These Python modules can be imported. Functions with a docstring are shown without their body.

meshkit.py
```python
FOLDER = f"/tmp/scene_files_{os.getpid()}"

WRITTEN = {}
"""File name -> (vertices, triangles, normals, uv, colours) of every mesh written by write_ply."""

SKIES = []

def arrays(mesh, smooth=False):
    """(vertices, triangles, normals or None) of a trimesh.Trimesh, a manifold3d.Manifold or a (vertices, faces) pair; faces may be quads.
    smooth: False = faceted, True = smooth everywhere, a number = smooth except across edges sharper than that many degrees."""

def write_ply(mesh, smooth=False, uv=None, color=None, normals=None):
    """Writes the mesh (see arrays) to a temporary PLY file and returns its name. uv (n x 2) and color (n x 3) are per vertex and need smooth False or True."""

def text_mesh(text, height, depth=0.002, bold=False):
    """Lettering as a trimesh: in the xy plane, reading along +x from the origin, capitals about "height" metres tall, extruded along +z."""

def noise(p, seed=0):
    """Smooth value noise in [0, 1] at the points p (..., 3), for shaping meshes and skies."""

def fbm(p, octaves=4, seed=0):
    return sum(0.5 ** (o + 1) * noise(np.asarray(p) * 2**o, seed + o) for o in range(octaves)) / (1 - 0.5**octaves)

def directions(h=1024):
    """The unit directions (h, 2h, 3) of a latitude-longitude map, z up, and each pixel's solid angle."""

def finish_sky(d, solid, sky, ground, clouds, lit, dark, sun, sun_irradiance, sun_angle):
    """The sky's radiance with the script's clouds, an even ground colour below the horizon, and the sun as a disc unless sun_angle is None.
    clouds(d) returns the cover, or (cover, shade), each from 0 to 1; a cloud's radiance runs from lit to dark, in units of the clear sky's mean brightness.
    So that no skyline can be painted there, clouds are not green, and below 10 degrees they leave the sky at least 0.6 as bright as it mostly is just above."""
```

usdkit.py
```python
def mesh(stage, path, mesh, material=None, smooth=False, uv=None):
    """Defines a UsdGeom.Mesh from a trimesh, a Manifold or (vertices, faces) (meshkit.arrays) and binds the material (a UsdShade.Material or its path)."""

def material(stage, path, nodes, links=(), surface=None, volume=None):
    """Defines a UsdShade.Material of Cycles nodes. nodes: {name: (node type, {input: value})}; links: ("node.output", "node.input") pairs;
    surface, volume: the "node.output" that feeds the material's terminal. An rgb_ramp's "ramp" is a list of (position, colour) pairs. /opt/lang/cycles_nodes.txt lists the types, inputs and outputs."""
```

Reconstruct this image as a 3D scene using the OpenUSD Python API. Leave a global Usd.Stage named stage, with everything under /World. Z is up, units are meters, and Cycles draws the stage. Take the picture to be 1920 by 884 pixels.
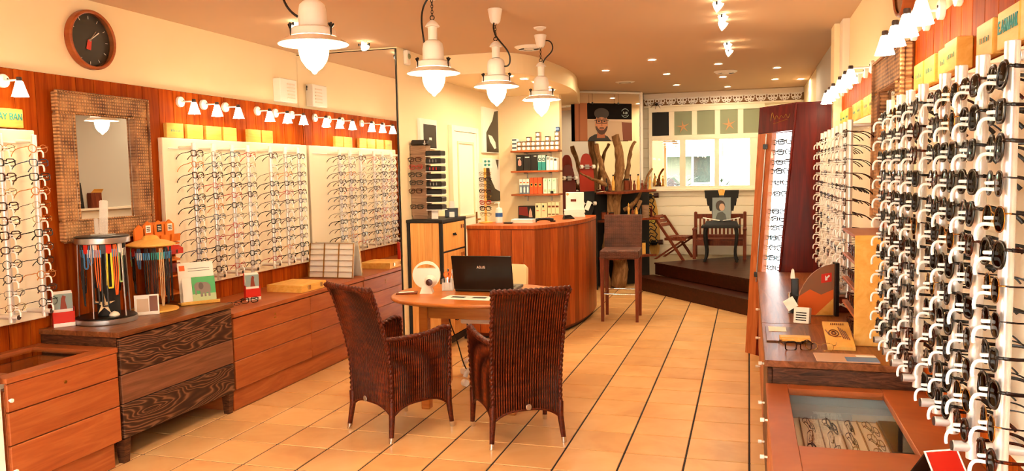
import math, random, re
import numpy as np, trimesh, usdkit, meshkit
from pxr import Usd, UsdGeom, UsdShade, UsdLux, Gf, Sdf

stage = Usd.Stage.CreateInMemory()
UsdGeom.SetStageUpAxis(stage, "Z")
UsdGeom.SetStageMetersPerUnit(stage, 1.0)
UsdGeom.Xform.Define(stage, "/World")
PI = math.pi

# ---------------------------------------------------------------- camera
YAW, PITCH, ROLL, EYE, FPX = -0.293132, -0.078221, -0.0198152, 1.57063, 1474.3
_f = np.array([math.sin(YAW) * math.cos(PITCH), math.cos(YAW) * math.cos(PITCH), math.sin(PITCH)])
_r = np.array([math.cos(YAW), -math.sin(YAW), 0.0])
_u = np.cross(_r, _f)
_r, _u = _r * math.cos(ROLL) + _u * math.sin(ROLL), -_r * math.sin(ROLL) + _u * math.cos(ROLL)
cam = UsdGeom.Camera.Define(stage, "/World/Camera")
cam.CreateHorizontalApertureAttr(36.0)
cam.CreateVerticalApertureAttr(36.0 * 884 / 1920)
cam.CreateFocalLengthAttr(36.0 * FPX / 1920)
cam.CreateClippingRangeAttr(Gf.Vec2f(0.05, 200))
cam.CreateExposureAttr(EXPOSURE := 1.36)
cam.AddTransformOp().Set(Gf.Matrix4d(*_r, 0, *_u, 0, *(-_f), 0, 0, 0, EYE, 1))

# ---------------------------------------------------------------- daylight (comes in through the open-glazed shop front behind the camera)
sky = UsdLux.DomeLight.Define(stage, "/World/SkyLight")
sky.CreateIntensityAttr(3.4)
sky.CreateColorAttr(Gf.Vec3f(1.0, 0.94, 0.86))
sun = UsdLux.DistantLight.Define(stage, "/World/SunLight")
sun.CreateIntensityAttr(2.2)
sun.CreateAngleAttr(0.6)
sun.CreateColorAttr(Gf.Vec3f(1.0, 0.93, 0.82))
sun.AddRotateXYZOp().Set(Gf.Vec3f(-38, 0, 20))      # falls on the street and the houses across it, not into the shop
GLOBE, SCONCE, BULB, SPOT = 54.0, 6.0, 24.0, 250.0   # how strongly the shop's lamps shine

# ---------------------------------------------------------------- helpers
def lin(h, k=1.0):
    h = h.lstrip("#")
    c = [int(h[i:i + 2], 16) / 255 for i in (0, 2, 4)]
    return tuple(k * (x / 12.92 if x <= .04045 else ((x + .055) / 1.055) ** 2.4) for x in c)

_mats = {}
def simple(name, col, rough=.5, metal=0., spec=.5, emit=0., ecol=None, bump=0., bscale=60, **kw):
    if name in _mats: return _mats[name]
    col = lin(col) if isinstance(col, str) else col
    p = {"base_color": col, "roughness": rough, "metallic": metal, "specular_ior_level": spec, **kw}
    if emit: p["emission_strength"] = emit; p["emission_color"] = ecol or col
    nodes, links = {"p": ("principled_bsdf", p)}, []
    if bump:
        nodes["g"] = ("geometry", {}); nodes["n"] = ("noise_texture", {"scale": bscale, "detail": 3.0})
        nodes["b"] = ("bump", {"strength": bump, "distance": .01})
        links += [("g.position", "n.vector"), ("n.fac", "b.height"), ("b.normal", "p.normal")]
    _mats[name] = usdkit.material(stage, "/World/Looks/" + name, nodes, links, surface="p.BSDF")
    return _mats[name]

def wood(name, stops, scale=(1, 1, 1), rough=.4, vary=.25, dist=1.2, ns=3.0, bump=.12, coat=0., detail=5., spec=.22):
    """Grained wood; scale squeezes the noise so that the grain runs along the axis with the small number."""
    if name in _mats: return _mats[name]
    nodes = {"t": ("texture_coordinate", {}), "o": ("object_info", {}),
             "a": ("vector_math", {"math_type": "add"}), "sc": ("vector_math", {"math_type": "scale", "vector1": (3.1, 7.7, 5.3)}),
             "m": ("mapping", {"scale": scale}), "n": ("noise_texture", {"scale": ns, "detail": detail, "roughness": .6, "distortion": dist}),
             "r": ("rgb_ramp", {"ramp": [(q, lin(c) if isinstance(c, str) else c) for q, c in stops]}),
             "v": ("math", {"math_type": "multiply_add", "value2": vary, "value3": 1 - vary / 2}),
             "h": ("hsv", {"hue": .5, "saturation": 1., "fac": 1.}),
             "b": ("bump", {"strength": bump, "distance": .004}),
             "p": ("principled_bsdf", {"roughness": rough, "coat_weight": coat, "coat_roughness": .15, "specular_ior_level": spec})}
    links = [("o.random", "sc.scale"), ("t.object", "a.vector1"), ("sc.vector", "a.vector2"), ("a.vector", "m.vector"), ("m.vector", "n.vector"),
             ("n.fac", "r.fac"), ("o.random", "v.value1"), ("v.value", "h.value"), ("r.color", "h.color"), ("h.color", "p.base_color"),
             ("n.fac", "b.height"), ("b.normal", "p.normal")]
    _mats[name] = usdkit.material(stage, "/World/Looks/" + name, nodes, links, surface="p.BSDF")
    return _mats[name]

def glassy(name, tint=(1, 1, 1), ior=1.5, rough=.0, refl=1.0):
    """A thin pane: clear, with a fresnel reflection."""
    if name in _mats: return _mats[name]
    nodes = {"f": ("fresnel", {"IOR": ior}), "t": ("transparent_bsdf", {"color": tint}), "g": ("glossy_bsdf", {"roughness": rough, "color": (refl, refl, refl)}), "x": ("mix_closure", {}), "q": ("geometry", {}), "i": ("math", {"math_type": "subtract", "value1": 1.0}), "k": ("math", {"math_type": "multiply"})}     # reflects on the outer face only
    _mats[name] = usdkit.material(stage, "/World/Looks/" + name, nodes, [("q.backfacing", "i.value2"), ("i.value", "k.value1"), ("f.fac", "k.value2"), ("k.value", "x.fac"), ("t.BSDF", "x.closure1"), ("g.BSDF", "x.closure2")], surface="x.closure")
    return _mats[name]

def weave(name, c1, c2, freq, axis, rough=.45, bump=.6, k2=.55):
    """Woven strands: two crossed wave patterns, colour and relief."""
    if name in _mats: return _mats[name]
    nodes = {"t": ("texture_coordinate", {}), "n": ("noise_texture", {"scale": 9., "detail": 3.}),
             "w": ("wave_texture", {"wave_type": "bands", "bands_direction": axis[0], "scale": freq, "distortion": .6, "detail": 1., "detail_scale": 2.}),
             "w2": ("wave_texture", {"wave_type": "bands", "bands_direction": axis[1], "scale": freq * k2, "distortion": 1.2, "detail": 1., "detail_scale": 2.}),
             "x": ("math", {"math_type": "multiply"}), "y": ("math", {"math_type": "multiply_add", "value2": .55}),
             "r": ("rgb_ramp", {"ramp": [(0, lin(c1)), (.35, lin(c1)), (.9, lin(c2))]}),
             "b": ("bump", {"strength": bump, "distance": .006}), "p": ("principled_bsdf", {"roughness": rough})}
    links = [("t.object", "w.vector"), ("t.object", "w2.vector"), ("t.object", "n.vector"), ("w.fac", "x.value1"), ("w2.fac", "x.value2"),
             ("x.value", "y.value1"), ("n.fac", "y.value3"), ("y.value", "r.fac"), ("r.color", "p.base_color"), ("x.value", "b.height"), ("b.normal", "p.normal")]
    _mats[name] = usdkit.material(stage, "/World/Looks/" + name, nodes, links, surface="p.BSDF")
    return _mats[name]

# ---- meshes: everything is a (vertices, faces) pair
_bt = None
def box(x0, y0, z0, x1, y1, z1, c=.002):
    global _bt
    if _bt is None:
        v = []
        for s in np.ndindex(2, 2, 2):
            s = np.array(s) * 2 - 1
            for k in range(3): v.append((s, np.eye(3)[k]))
        _s = np.array([a for a, b in v], float); _m = 1 - np.array([b for a, b in v])
        h = trimesh.convex.convex_hull(_s * (1 - .2 * _m)); 
        pts = _s * (1 - .2 * _m)
        idx = [int(np.argmin(np.abs(pts - p).sum(1))) for p in h.vertices]
        _bt = (_s, _m, np.array(idx)[h.faces])
    s, m, f = _bt
    lo, hi = np.array([min(x0, x1), min(y0, y1), min(z0, z1)]), np.array([max(x0, x1), max(y0, y1), max(z0, z1)])
    half = (hi - lo) / 2
    c = min(c, half.min() * .45)
    return (lo + hi) / 2 + s * (half - c * m), f

def cbox(cx, cy, cz, sx, sy, sz, c=.002):
    return box(cx - sx / 2, cy - sy / 2, cz - sz / 2, cx + sx / 2, cy + sy / 2, cz + sz / 2, c)

def join(*ms):
    vs, fs, n = [], [], 0
    for m in ms:
        if m is None: continue
        v, f = m
        f = np.asarray(f)
        if f.shape[1] == 4: f = np.vstack([f[:, [0, 1, 2]], f[:, [0, 2, 3]]])
        vs.append(v); fs.append(f + n); n += len(v)
    return np.vstack(vs), np.vstack(fs)

def xf(m, loc=(0, 0, 0), rz=0., rx=0., ry=0., sc=1.):
    v = np.array(m[0]) * sc
    for ax, a in (("x", rx), ("y", ry), ("z", rz)):
        if a:
            c, s = math.cos(a), math.sin(a); x, y, z = v.T
            v = np.stack({"x": (x, c * y - s * z, s * y + c * z), "y": (c * x + s * z, y, -s * x + c * z), "z": (c * x - s * y, s * x + c * y, z)}[ax], 1)
    return v + np.array(loc, float), m[1]

def tube(pts, r, n=8, closed=False, caps=True, flat=None, twist=None):
    """A swept tube; r a number or one per point; flat=(a, b) scales its section; twist=(lobes depth, turns per metre) makes a rope."""
    p = np.asarray(pts, float); k = len(p)
    r = np.broadcast_to(np.asarray(r, float), (k,))
    t = np.roll(p, -1, 0) - np.roll(p, 1, 0) if closed else np.gradient(p, axis=0)
    t = t / (np.linalg.norm(t, axis=1, keepdims=True) + 1e-12)
    a = np.zeros_like(p)
    ref = np.array([0, 0, 1.]) if abs(t[0, 2]) < .9 else np.array([1., 0, 0])
    cur = np.cross(t[0], ref); cur /= np.linalg.norm(cur)
    for i in range(k):
        cur = cur - t[i] * (cur @ t[i]); cur /= np.linalg.norm(cur) + 1e-12; a[i] = cur
    b = np.cross(t, a)
    ang = np.arange(n) * 2 * PI / n
    fa, fb = flat or (1, 1)
    rr = np.repeat(r[:, None], n, 1)
    if twist:
        s = np.r_[0, np.cumsum(np.linalg.norm(np.diff(p, axis=0), axis=1))]
        rr = rr * (1 + twist[0] * np.cos(2 * (ang[None] - s[:, None] * twist[1] * PI)))
    v = p[:, None] + rr[..., None] * (fa * np.cos(ang)[None, :, None] * a[:, None] + fb * np.sin(ang)[None, :, None] * b[:, None])
    v = v.reshape(-1, 3)
    i, j = np.meshgrid(np.arange(k if closed else k - 1), np.arange(n), indexing="ij")
    i2 = (i + 1) % k; j2 = (j + 1) % n
    f = np.stack([i * n + j, i * n + j2, i2 * n + j2, i2 * n + j], -1).reshape(-1, 4)
    f = np.vstack([f[:, [0, 1, 2]], f[:, [0, 2, 3]]])
    if not closed and caps:
        v = np.vstack([v, p[:1], p[-1:]])
        c0, c1 = k * n, k * n + 1; q = np.arange(n)
        f = np.vstack([f, np.stack([np.full(n, c0), (q + 1) % n, q], 1), np.stack([np.full(n, c1), (k - 1) * n + q, (k - 1) * n + (q + 1) % n], 1)])
    return outward((v, f))

def outward(m):
    """Turns a closed mesh's faces outwards."""
    v, f = np.asarray(m[0], float), np.asarray(m[1]); c = v.mean(0)
    a, b, d = v[f[:, 0]] - c, v[f[:, 1]] - c, v[f[:, 2]] - c
    return (v, f[:, ::-1]) if np.einsum("ij,ij->i", a, np.cross(b, d)).sum() < 0 else (v, f)

def smoothpath(pts, n=24, tight=False):
    from scipy.interpolate import CubicSpline, PchipInterpolator
    p = np.asarray(pts, float); s = np.r_[0, np.cumsum(np.linalg.norm(np.diff(p, axis=0), axis=1))]
    return (PchipInterpolator if tight else CubicSpline)(s, p)(np.linspace(0, s[-1], n))

def cyl(p0, p1, r, n=12, r2=None):
    p0, p1 = np.array(p0, float), np.array(p1, float); d = p1 - p0; L = np.linalg.norm(d); e = min(.0015, L * .2, r * .4) / L
    r2 = r if r2 is None else r2; c = e * L
    return tube([p0, p0 + d * e, p1 - d * e, p1], [r - c, r, r2, max(r2 - c, 1e-4)], n)

def lathe(prof, n=24, loc=(0, 0, 0)):
    """A profile of (radius, z) turned about z; ends on the axis are closed by r = 0 points."""
    pr = np.asarray(prof, float); k = len(pr); ang = np.arange(n) * 2 * PI / n
    v = np.stack([pr[:, :1] * np.cos(ang), pr[:, :1] * np.sin(ang), np.repeat(pr[:, 1:], n, 1)], -1).reshape(-1, 3) + np.array(loc, float)
    i, j = np.meshgrid(np.arange(k - 1), np.arange(n), indexing="ij"); j2 = (j + 1) % n
    f = np.stack([i * n + j, i * n + j2, (i + 1) * n + j2, (i + 1) * n + j], -1).reshape(-1, 4)
    return outward((v, np.vstack([f[:, [0, 1, 2]], f[:, [0, 2, 3]]])))

def prism(poly, h, plane="xy", at=0.):
    """A polygon (list of 2-D points, or a shapely shape) extruded by h. plane xy: up z; xz: into +y; yz: into +x; at = where it starts."""
    from shapely.geometry import Polygon
    g = poly if hasattr(poly, "geom_type") else Polygon(poly)
    if not g.is_valid: g = g.buffer(0)
    ms = []
    for q in getattr(g, "geoms", [g]):
        m = trimesh.creation.extrude_polygon(q, h, engine="earcut"); ms.append((np.array(m.vertices), np.array(m.faces)))
    v, f = join(*ms)
    if plane == "xy": return v + [0, 0, at], f
    if plane == "xz": return np.stack([v[:, 0], at + v[:, 2], v[:, 1]], 1), f[:, ::-1]
    return np.stack([at + v[:, 2], v[:, 0], v[:, 1]], 1), f

def disc(cx, cy, r, n=24, ry=None):
    a = np.arange(n) * 2 * PI / n
    return [(cx + r * math.cos(q), cy + (ry or r) * math.sin(q)) for q in a]

def hull(pts):
    h = trimesh.convex.convex_hull(np.asarray(pts, float)); return np.array(h.vertices), np.array(h.faces)

def shell(grid, thick):
    """A closed thin sheet from an (m, n, 3) grid of points."""
    g = np.asarray(grid, float); m, n = g.shape[:2]
    du, dv = np.gradient(g, axis=0), np.gradient(g, axis=1)
    nn = np.cross(du, dv); nn /= np.linalg.norm(nn, axis=-1, keepdims=True) + 1e-12
    A, B = (g + nn * thick / 2).reshape(-1, 3), (g - nn * thick / 2).reshape(-1, 3)
    i, j = np.meshgrid(np.arange(m - 1), np.arange(n - 1), indexing="ij"); i, j = i.ravel(), j.ravel()
    q = np.stack([i * n + j, (i + 1) * n + j, (i + 1) * n + j + 1, i * n + j + 1], 1)
    N = m * n
    ring = [k for k in range(n)] + [k * n + n - 1 for k in range(1, m)] + [(m - 1) * n + k for k in range(n - 2, -1, -1)] + [k * n for k in range(m - 2, 0, -1)]
    e = np.array(ring); e2 = np.roll(e, -1)
    s = np.stack([e, e2, e2 + N, e + N], 1)
    f = np.vstack([q, q[:, ::-1] + N, s])
    return outward((np.vstack([A, B]), np.vstack([f[:, [0, 1, 2]], f[:, [0, 2, 3]]])))

def words(t, h, depth=.002, bold=False, center=True):
    """Lettering in the xz plane reading along +x, facing -y."""
    m = meshkit.text_mesh(t, h, depth, bold); v = np.array(m.vertices)
    if center: v[:, 0] -= (v[:, 0].max() + v[:, 0].min()) / 2
    return np.stack([v[:, 0], -v[:, 2], v[:, 1]], 1), np.array(m.faces)

# ---- prims
_n = {}
def path(parent, name):
    k = (parent, name); i = _n.get(k, 0); _n[k] = i + 1
    return f"{parent}/{name}" + (f"_{i:03d}" if i else "")

def mark(prim, label=None, cat=None, group=None, kind=None):
    for k, v in (("label", label), ("category", cat), ("group", group), ("kind", kind)):
        if v: prim.SetCustomDataByKey(k, v)
    return prim

def place(x, loc, rz=0., rx=0., ry=0.):
    x.ClearXformOpOrder()
    x.AddTranslateOp().Set(Gf.Vec3d(*map(float, loc)))
    if rz: x.AddRotateZOp().Set(math.degrees(rz))
    if ry: x.AddRotateYOp().Set(math.degrees(ry))
    if rx: x.AddRotateXOp().Set(math.degrees(rx))

OFF = np.zeros(3)
def thing(name, label, cat, loc=(0, 0, 0), rz=0., group=None, kind=None, rx=0., ry=0.):
    loc = np.array(loc, float) + OFF
    x = UsdGeom.Xform.Define(stage, path("/World", name)); place(x, loc, rz, rx, ry)
    mark(x.GetPrim(), label, cat, group, kind)
    return str(x.GetPath())

def part(parent, name, m, material, smooth=False, label=None, kind=None):
    p = path(parent, name)
    q = usdkit.mesh(stage, p, m, material, smooth=smooth)
    mark(q.GetPrim(), label, None, None, kind)
    return p

def solo(name, m, material, label, cat, group=None, smooth=False, kind=None):
    m = (np.asarray(m[0]) + OFF, m[1])
    p = path("/World", name); q = usdkit.mesh(stage, p, m, material, smooth=smooth)
    mark(q.GetPrim(), label, cat, group, kind); return p

def structure(name):
    x = UsdGeom.Xform.Define(stage, path("/World", name)); mark(x.GetPrim(), None, None, None, "structure"); return str(x.GetPath())

def proto(name):
    """A class prim: what its parts are is drawn only through the copies."""
    p = "/World/" + name + "_kind"; stage.CreateClassPrim(p); return p

def copy(src, name, label, cat, loc, rz=0., group=None, rx=0., ry=0.):
    x = UsdGeom.Xform.Define(stage, path("/World", name)); q = x.GetPrim()
    q.GetReferences().AddInternalReference(src); q.SetInstanceable(True)
    place(x, loc, rz, rx, ry); mark(q, label, cat, group)
    return str(x.GetPath())

NTH = "top second third fourth fifth sixth seventh eighth ninth tenth eleventh twelfth thirteenth fourteenth".split()
ORD = "first second third fourth fifth sixth seventh eighth ninth tenth eleventh twelfth thirteenth fourteenth fifteenth sixteenth seventeenth".split()

# ---------------------------------------------------------------- looks
M_wall = simple("wall_paint", "#f2deb6", .8, spec=.2, bump=.02, bscale=200)
M_wallw = simple("wall_white", "#e9dccb", .8, spec=.2, bump=.02, bscale=200)
M_ceil = simple("ceiling_paint", "#cfb192", .85, spec=.15)
M_board = simple("white_board", "#f9efd6", .6)
M_plank = wood("red_planks", [(.25, "#7e2a02"), (.5, "#a24406"), (.75, "#ba5a10")], (7, 7, .5), .6, .45, spec=.06)
M_plankd = simple("plank_gap", "#2a0a03", .8)
M_orange = wood("orange_wood", [(.2, "#884020"), (.5, "#9f5329"), (.8, "#b26838")], (.8, .7, 7), .38, .12)
M_oak = wood("dark_oak", [(.3, "#24110a"), (.5, "#4d2b19"), (.7, "#6e432b")], (2., 1.2, 12), .45, .2, 2.6, 4.)
M_flame = usdkit.material(stage, "/World/Looks/oak_flame", {"t": ("texture_coordinate", {}), "m": ("mapping", {"scale": (1., .7, 3.8)}), "n": ("noise_texture", {"scale": 1.9, "detail": 2.5, "roughness": .45, "distortion": .4}), "k": ("math", {"math_type": "multiply", "value2": 150.}), "w": ("math", {"math_type": "sine"}), "h": ("math", {"math_type": "multiply_add", "value2": .5, "value3": .5}),
    "r": ("rgb_ramp", {"ramp": [(0, lin("#32190d")), (.5, lin("#432617")), (.8, lin("#5c3824")), (1, lin("#7c553c"))]}), "b": ("bump", {"strength": .3, "distance": .003}), "p": ("principled_bsdf", {"roughness": .5, "specular_ior_level": .25})},
    [("t.object", "m.vector"), ("m.vector", "n.vector"), ("n.fac", "k.value1"), ("k.value", "w.value1"), ("w.value", "h.value1"), ("h.value", "r.fac"), ("r.color", "p.base_color"), ("h.value", "b.height"), ("b.normal", "p.normal")], surface="p.BSDF")
M_oaktop = wood("oak_top", [(.3, "#5c3018"), (.6, "#8a522e"), (.8, "#a06a42")], (9, .7, 9), .3, .2)
M_pine = wood("pine", [(.2, "#c47c38"), (.5, "#e2a45a"), (.8, "#eebb78")], (14, 14, .6), .5, .2)
M_counter = wood("counter_planks", [(.2, "#7e300b"), (.5, "#a04a16"), (.8, "#bd6a2a")], (9, 9, .5), .34, .6, spec=.3)
M_desk = wood("desk_wood", [(.2, "#a4561c"), (.5, "#b9692a"), (.8, "#c67c38")], (.7, 8, 8), .3, .1, spec=.4)
M_light = wood("light_wood", [(.2, "#d8993f"), (.5, "#e9b257"), (.8, "#f2c570")], (6, .8, 6), .45, .12)
M_deckw = wood("deck_wood", [(.2, "#1f0a03"), (.5, "#371306"), (.8, "#4b1d0c")], (.8, 8, 8), .35, .3)
M_redwood = wood("red_wood", [(.2, "#380301"), (.5, "#580802"), (.8, "#761104")], (7, 7, .5), .35, .1, spec=.2)
M_teak = wood("teak", [(.2, "#54200e"), (.5, "#74331a"), (.8, "#934a28")], (6, 6, 1), .45, .25)
M_drift = wood("driftwood", [(.2, "#4d3119"), (.5, "#86603a"), (.8, "#b98f62")], (4, 4, 1.2), .8, .3, 2.)
M_wicker = wood("wicker_brown", [(.2, "#260802"), (.5, "#4f1905"), (.8, "#742e0e")], (60, 60, 60), .42, .1, .2, 1., bump=.4, spec=.25)
def strands(name, axis, per_m):
    nodes = {"t": ("texture_coordinate", {}), "w": ("wave_texture", {"wave_type": "bands", "bands_direction": axis, "scale": per_m * 2 * PI / 20, "distortion": .8, "detail": 2., "detail_scale": 3.}),
             "m": ("mapping", {"scale": (1.5, 1.5, 5)}), "n": ("noise_texture", {"scale": 9., "detail": 4.}), "x": ("math", {"math_type": "multiply"}), "r": ("rgb_ramp", {"ramp": [(0, lin("#200601")), (.25, lin("#3c1003")), (.65, lin("#86360f"))]}),
             "b": ("bump", {"strength": .5, "distance": .004}), "p": ("principled_bsdf", {"roughness": .42, "specular_ior_level": .25})}
    return usdkit.material(stage, "/World/Looks/" + name, nodes, [("t.object", "w.vector"), ("t.object", "m.vector"), ("m.vector", "n.vector"), ("w.fac", "x.value1"), ("n.fac", "x.value2"), ("x.value", "r.fac"), ("r.color", "p.base_color"), ("w.fac", "b.height"), ("b.normal", "p.normal")], surface="p.BSDF")
M_wickx, M_wicky = strands("wicker_strands_across", "x", 70), strands("wicker_strands_along", "y", 66)
M_rattan = weave("rattan", "#5c3216", "#d6a26c", 16., "zy", .6, 1., 1.)
M_white = simple("white_paint", "#f2ece2", .35)
M_whitem = simple("white_metal", "#f4f1ec", .25, spec=.6)
M_black = simple("black_plastic", "#0c0a0a", .35)
M_blackm = simple("black_matt", "#0b0908", .7)
M_chrome = simple("chrome", "#d8d8d8", .15, 1.)
M_alu = simple("brushed_alu", "#b9b9b9", .35, 1.)
M_brass = simple("brass", "#b0803a", .3, 1.)
M_mirror = simple("mirror_silver", (.93, .93, .92), .0, 1.)
M_glass = glassy("clear_glass", (.97, .985, .98))
M_paper = simple("paper", "#f4efe6", .7)
M_red = simple("red_card", "#d42410", .5)
M_orangec = simple("orange_card", "#ef6a12", .5)
M_teal = simple("teal_ink", "#1f8a84", .6)
M_ink = simple("dark_ink", "#201815", .6)
M_grey = simple("grey_card", "#8b8b88", .5)
M_globe = simple("lamp_globe", "#fff3dd", .3, emit=GLOBE, ecol=(1., .80, .52))
M_shade = simple("lit_shade", "#fff0d8", .4, emit=SCONCE, ecol=(1., .82, .55))
M_bulb = simple("lit_bulb", "#fff6e8", .4, emit=BULB, ecol=(1., .80, .50))
M_spot = simple("lit_spot", "#fff6e8", .4, emit=SPOT, ecol=(1., .80, .52))
M_acryl = simple("clear_acrylic", "#f2f6f4", .08, alpha=.42)
# ================================================================ the room
from shapely.geometry import Polygon, Point, LineString, box as sbox
from shapely import union_all, affinity
CEIL, XL, XR, YM, YB, YF = 2.69, -3.90, .725, 6.32, 11.70, -.9
T = .335

# floor: tiles on a dark grout bed
fl = structure("floor")
M_grout = simple("grout", "#1e110a", .9)
M_tile = wood("terracotta_tile", [(.25, "#cd955c"), (.5, "#dda96e"), (.75, "#e6b87f")], (1, 1, 1), .28, .16, .6, 2.2, bump=.03)
part(fl, "grout_bed", box(-4.0, -1.0, -.06, .85, 11.8, -.004), M_grout)
rest, shown = [], 0
cand = []
for i in range(-3, 13):
    for j in range(-17, 23):
        x1, y0 = .009 - i * T, 4.287 + j * T
        cx, cy = x1 - T / 2, y0 + T / 2
        if cx < -3.95 or cx > .8 or cy > 11.3 or cy < -.9: continue
        d = np.array([cx, cy, -EYE]); z = d @ _f
        px, py = (960 + FPX * (d @ _r) / z, 442 - FPX * (d @ _u) / z) if z > .1 else (0, 9999)
        see = -60 < px < 1980 and 500 < py < 960 and -3.35 < cx < .25 and cy < 10.6
        cand.append((0 if see else 1, cy, x1, y0))
cand.sort()
for see, cy, x1, y0 in cand:
    m = box(x1 - T + .005, y0 + .0045, -.012, x1 - .005, y0 + T - .0045, 0, .0025)
    if see == 0 and shown < 290: part(fl, "tile", m, M_tile); shown += 1
    else: rest.append(m)
part(fl, "tile_field", join(*rest), M_tile, kind="stuff")

# ceiling, with the lower curved soffit over the counter
c = structure("ceiling"); part(c, "ceiling_slab", box(-4.1, -1.2, CEIL, .95, 11.9, CEIL + .12, .001), M_ceil)
sof = [(-2.95, 6.98), (-2.2, 6.98)] + [tuple(q) for q in smoothpath([(-2.2, 6.98), (-2.03, 7.2), (-1.92, 7.75), (-1.885, 8.4), (-1.93, 9.1), (-2.06, 9.8), (-2.2, 10.6)], 40)[1:]] + [(-2.95, 10.6)]
c = structure("soffit"); part(c, "soffit_body", prism(sof, CEIL - 2.505 - .001, at=2.505), M_wall)

# walls
w = structure("wall_left"); part(w, "wall_body", box(-4.05, -1.0, -.06, XL, 11.85, CEIL, .001), M_wall)
rng = random.Random(5)
y, old = -.85, []
while y < YM - .02:
    wd = rng.choice([.128, .135, .142, .15]); y1 = min(y + wd, YM - .003)
    m = box(XL + .012, y + .0015, .3, XL + .04, y1 - .0015, 2.2, .0025)
    if y > 2.3: part(w, "plank", m, M_plank)
    else: old.append(m)
    y = y1
part(w, "plank_field", join(*old), M_plank, kind="stuff")
part(w, "plank_backing", box(XL, -.85, .3, XL + .012, YM - .003, 2.198), M_plankd)

w = structure("wall_right"); part(w, "wall_body", box(XR, -1.0, -.06, XR + .12, 11.85, CEIL, .001), M_wall)
y, old = -.85, []
while y < 6.68:
    wd = rng.choice([.128, .135, .142, .15]); y1 = min(y + wd, 6.70)
    m = box(XR - .03, y + .0015, .3, XR - .008, y1 - .0015, 2.145, .0025)
    if y > 1.6: part(w, "plank", m, M_plank)
    else: old.append(m)
    y = y1
part(w, "plank_field", join(*old), M_plank, kind="stuff")
part(w, "plank_backing", box(XR - .008, -.85, .3, XR, 6.70, 2.143), M_plankd)
part(w, "pilaster", box(XR - .05, 6.50, 2.15, XR, 6.70, CEIL), M_wallw)
part(w, "pilaster", box(XR - .09, 6.705, 0, XR, 6.95, CEIL), M_wall)
part(w, "grey_wall", box(XR - .008, 6.955, 0, XR, 9.5, CEIL, .001), simple("grey_wall", "#b7b1a8", .8))
for k in range(6): part(w, "board", box(XR - .025, 8.0, .345 + k * .142, XR - .0085, YB - .03, .345 + (k + 1) * .142 - .004, .003), M_wallw)
part(w, "ledge", box(XR - .09, 8.0, 1.199, XR, YB - .03, 1.228), M_wallw)

w = structure("wall_middle")                               # the block behind the counter
part(w, "wall_body", box(-3.99, YM + .02, 0, -2.92, 10.9, CEIL, .001), M_wall)
part(w, "wall_body", box(-2.94, 9.20, 0, -2.16, 9.32, CEIL, .001), M_wall)
w = structure("wall_back")
part(w, "wall_body", box(-4.0, YB, -.06, .85, YB + .15, CEIL, .001), M_wall)
for k in range(17):
    z0 = .345 + k * .142
    part(w, "board", box(-1.62, YB - .018, z0, XR - .002, YB, min(z0 + .138, CEIL - .002), .004), M_board)

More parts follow.
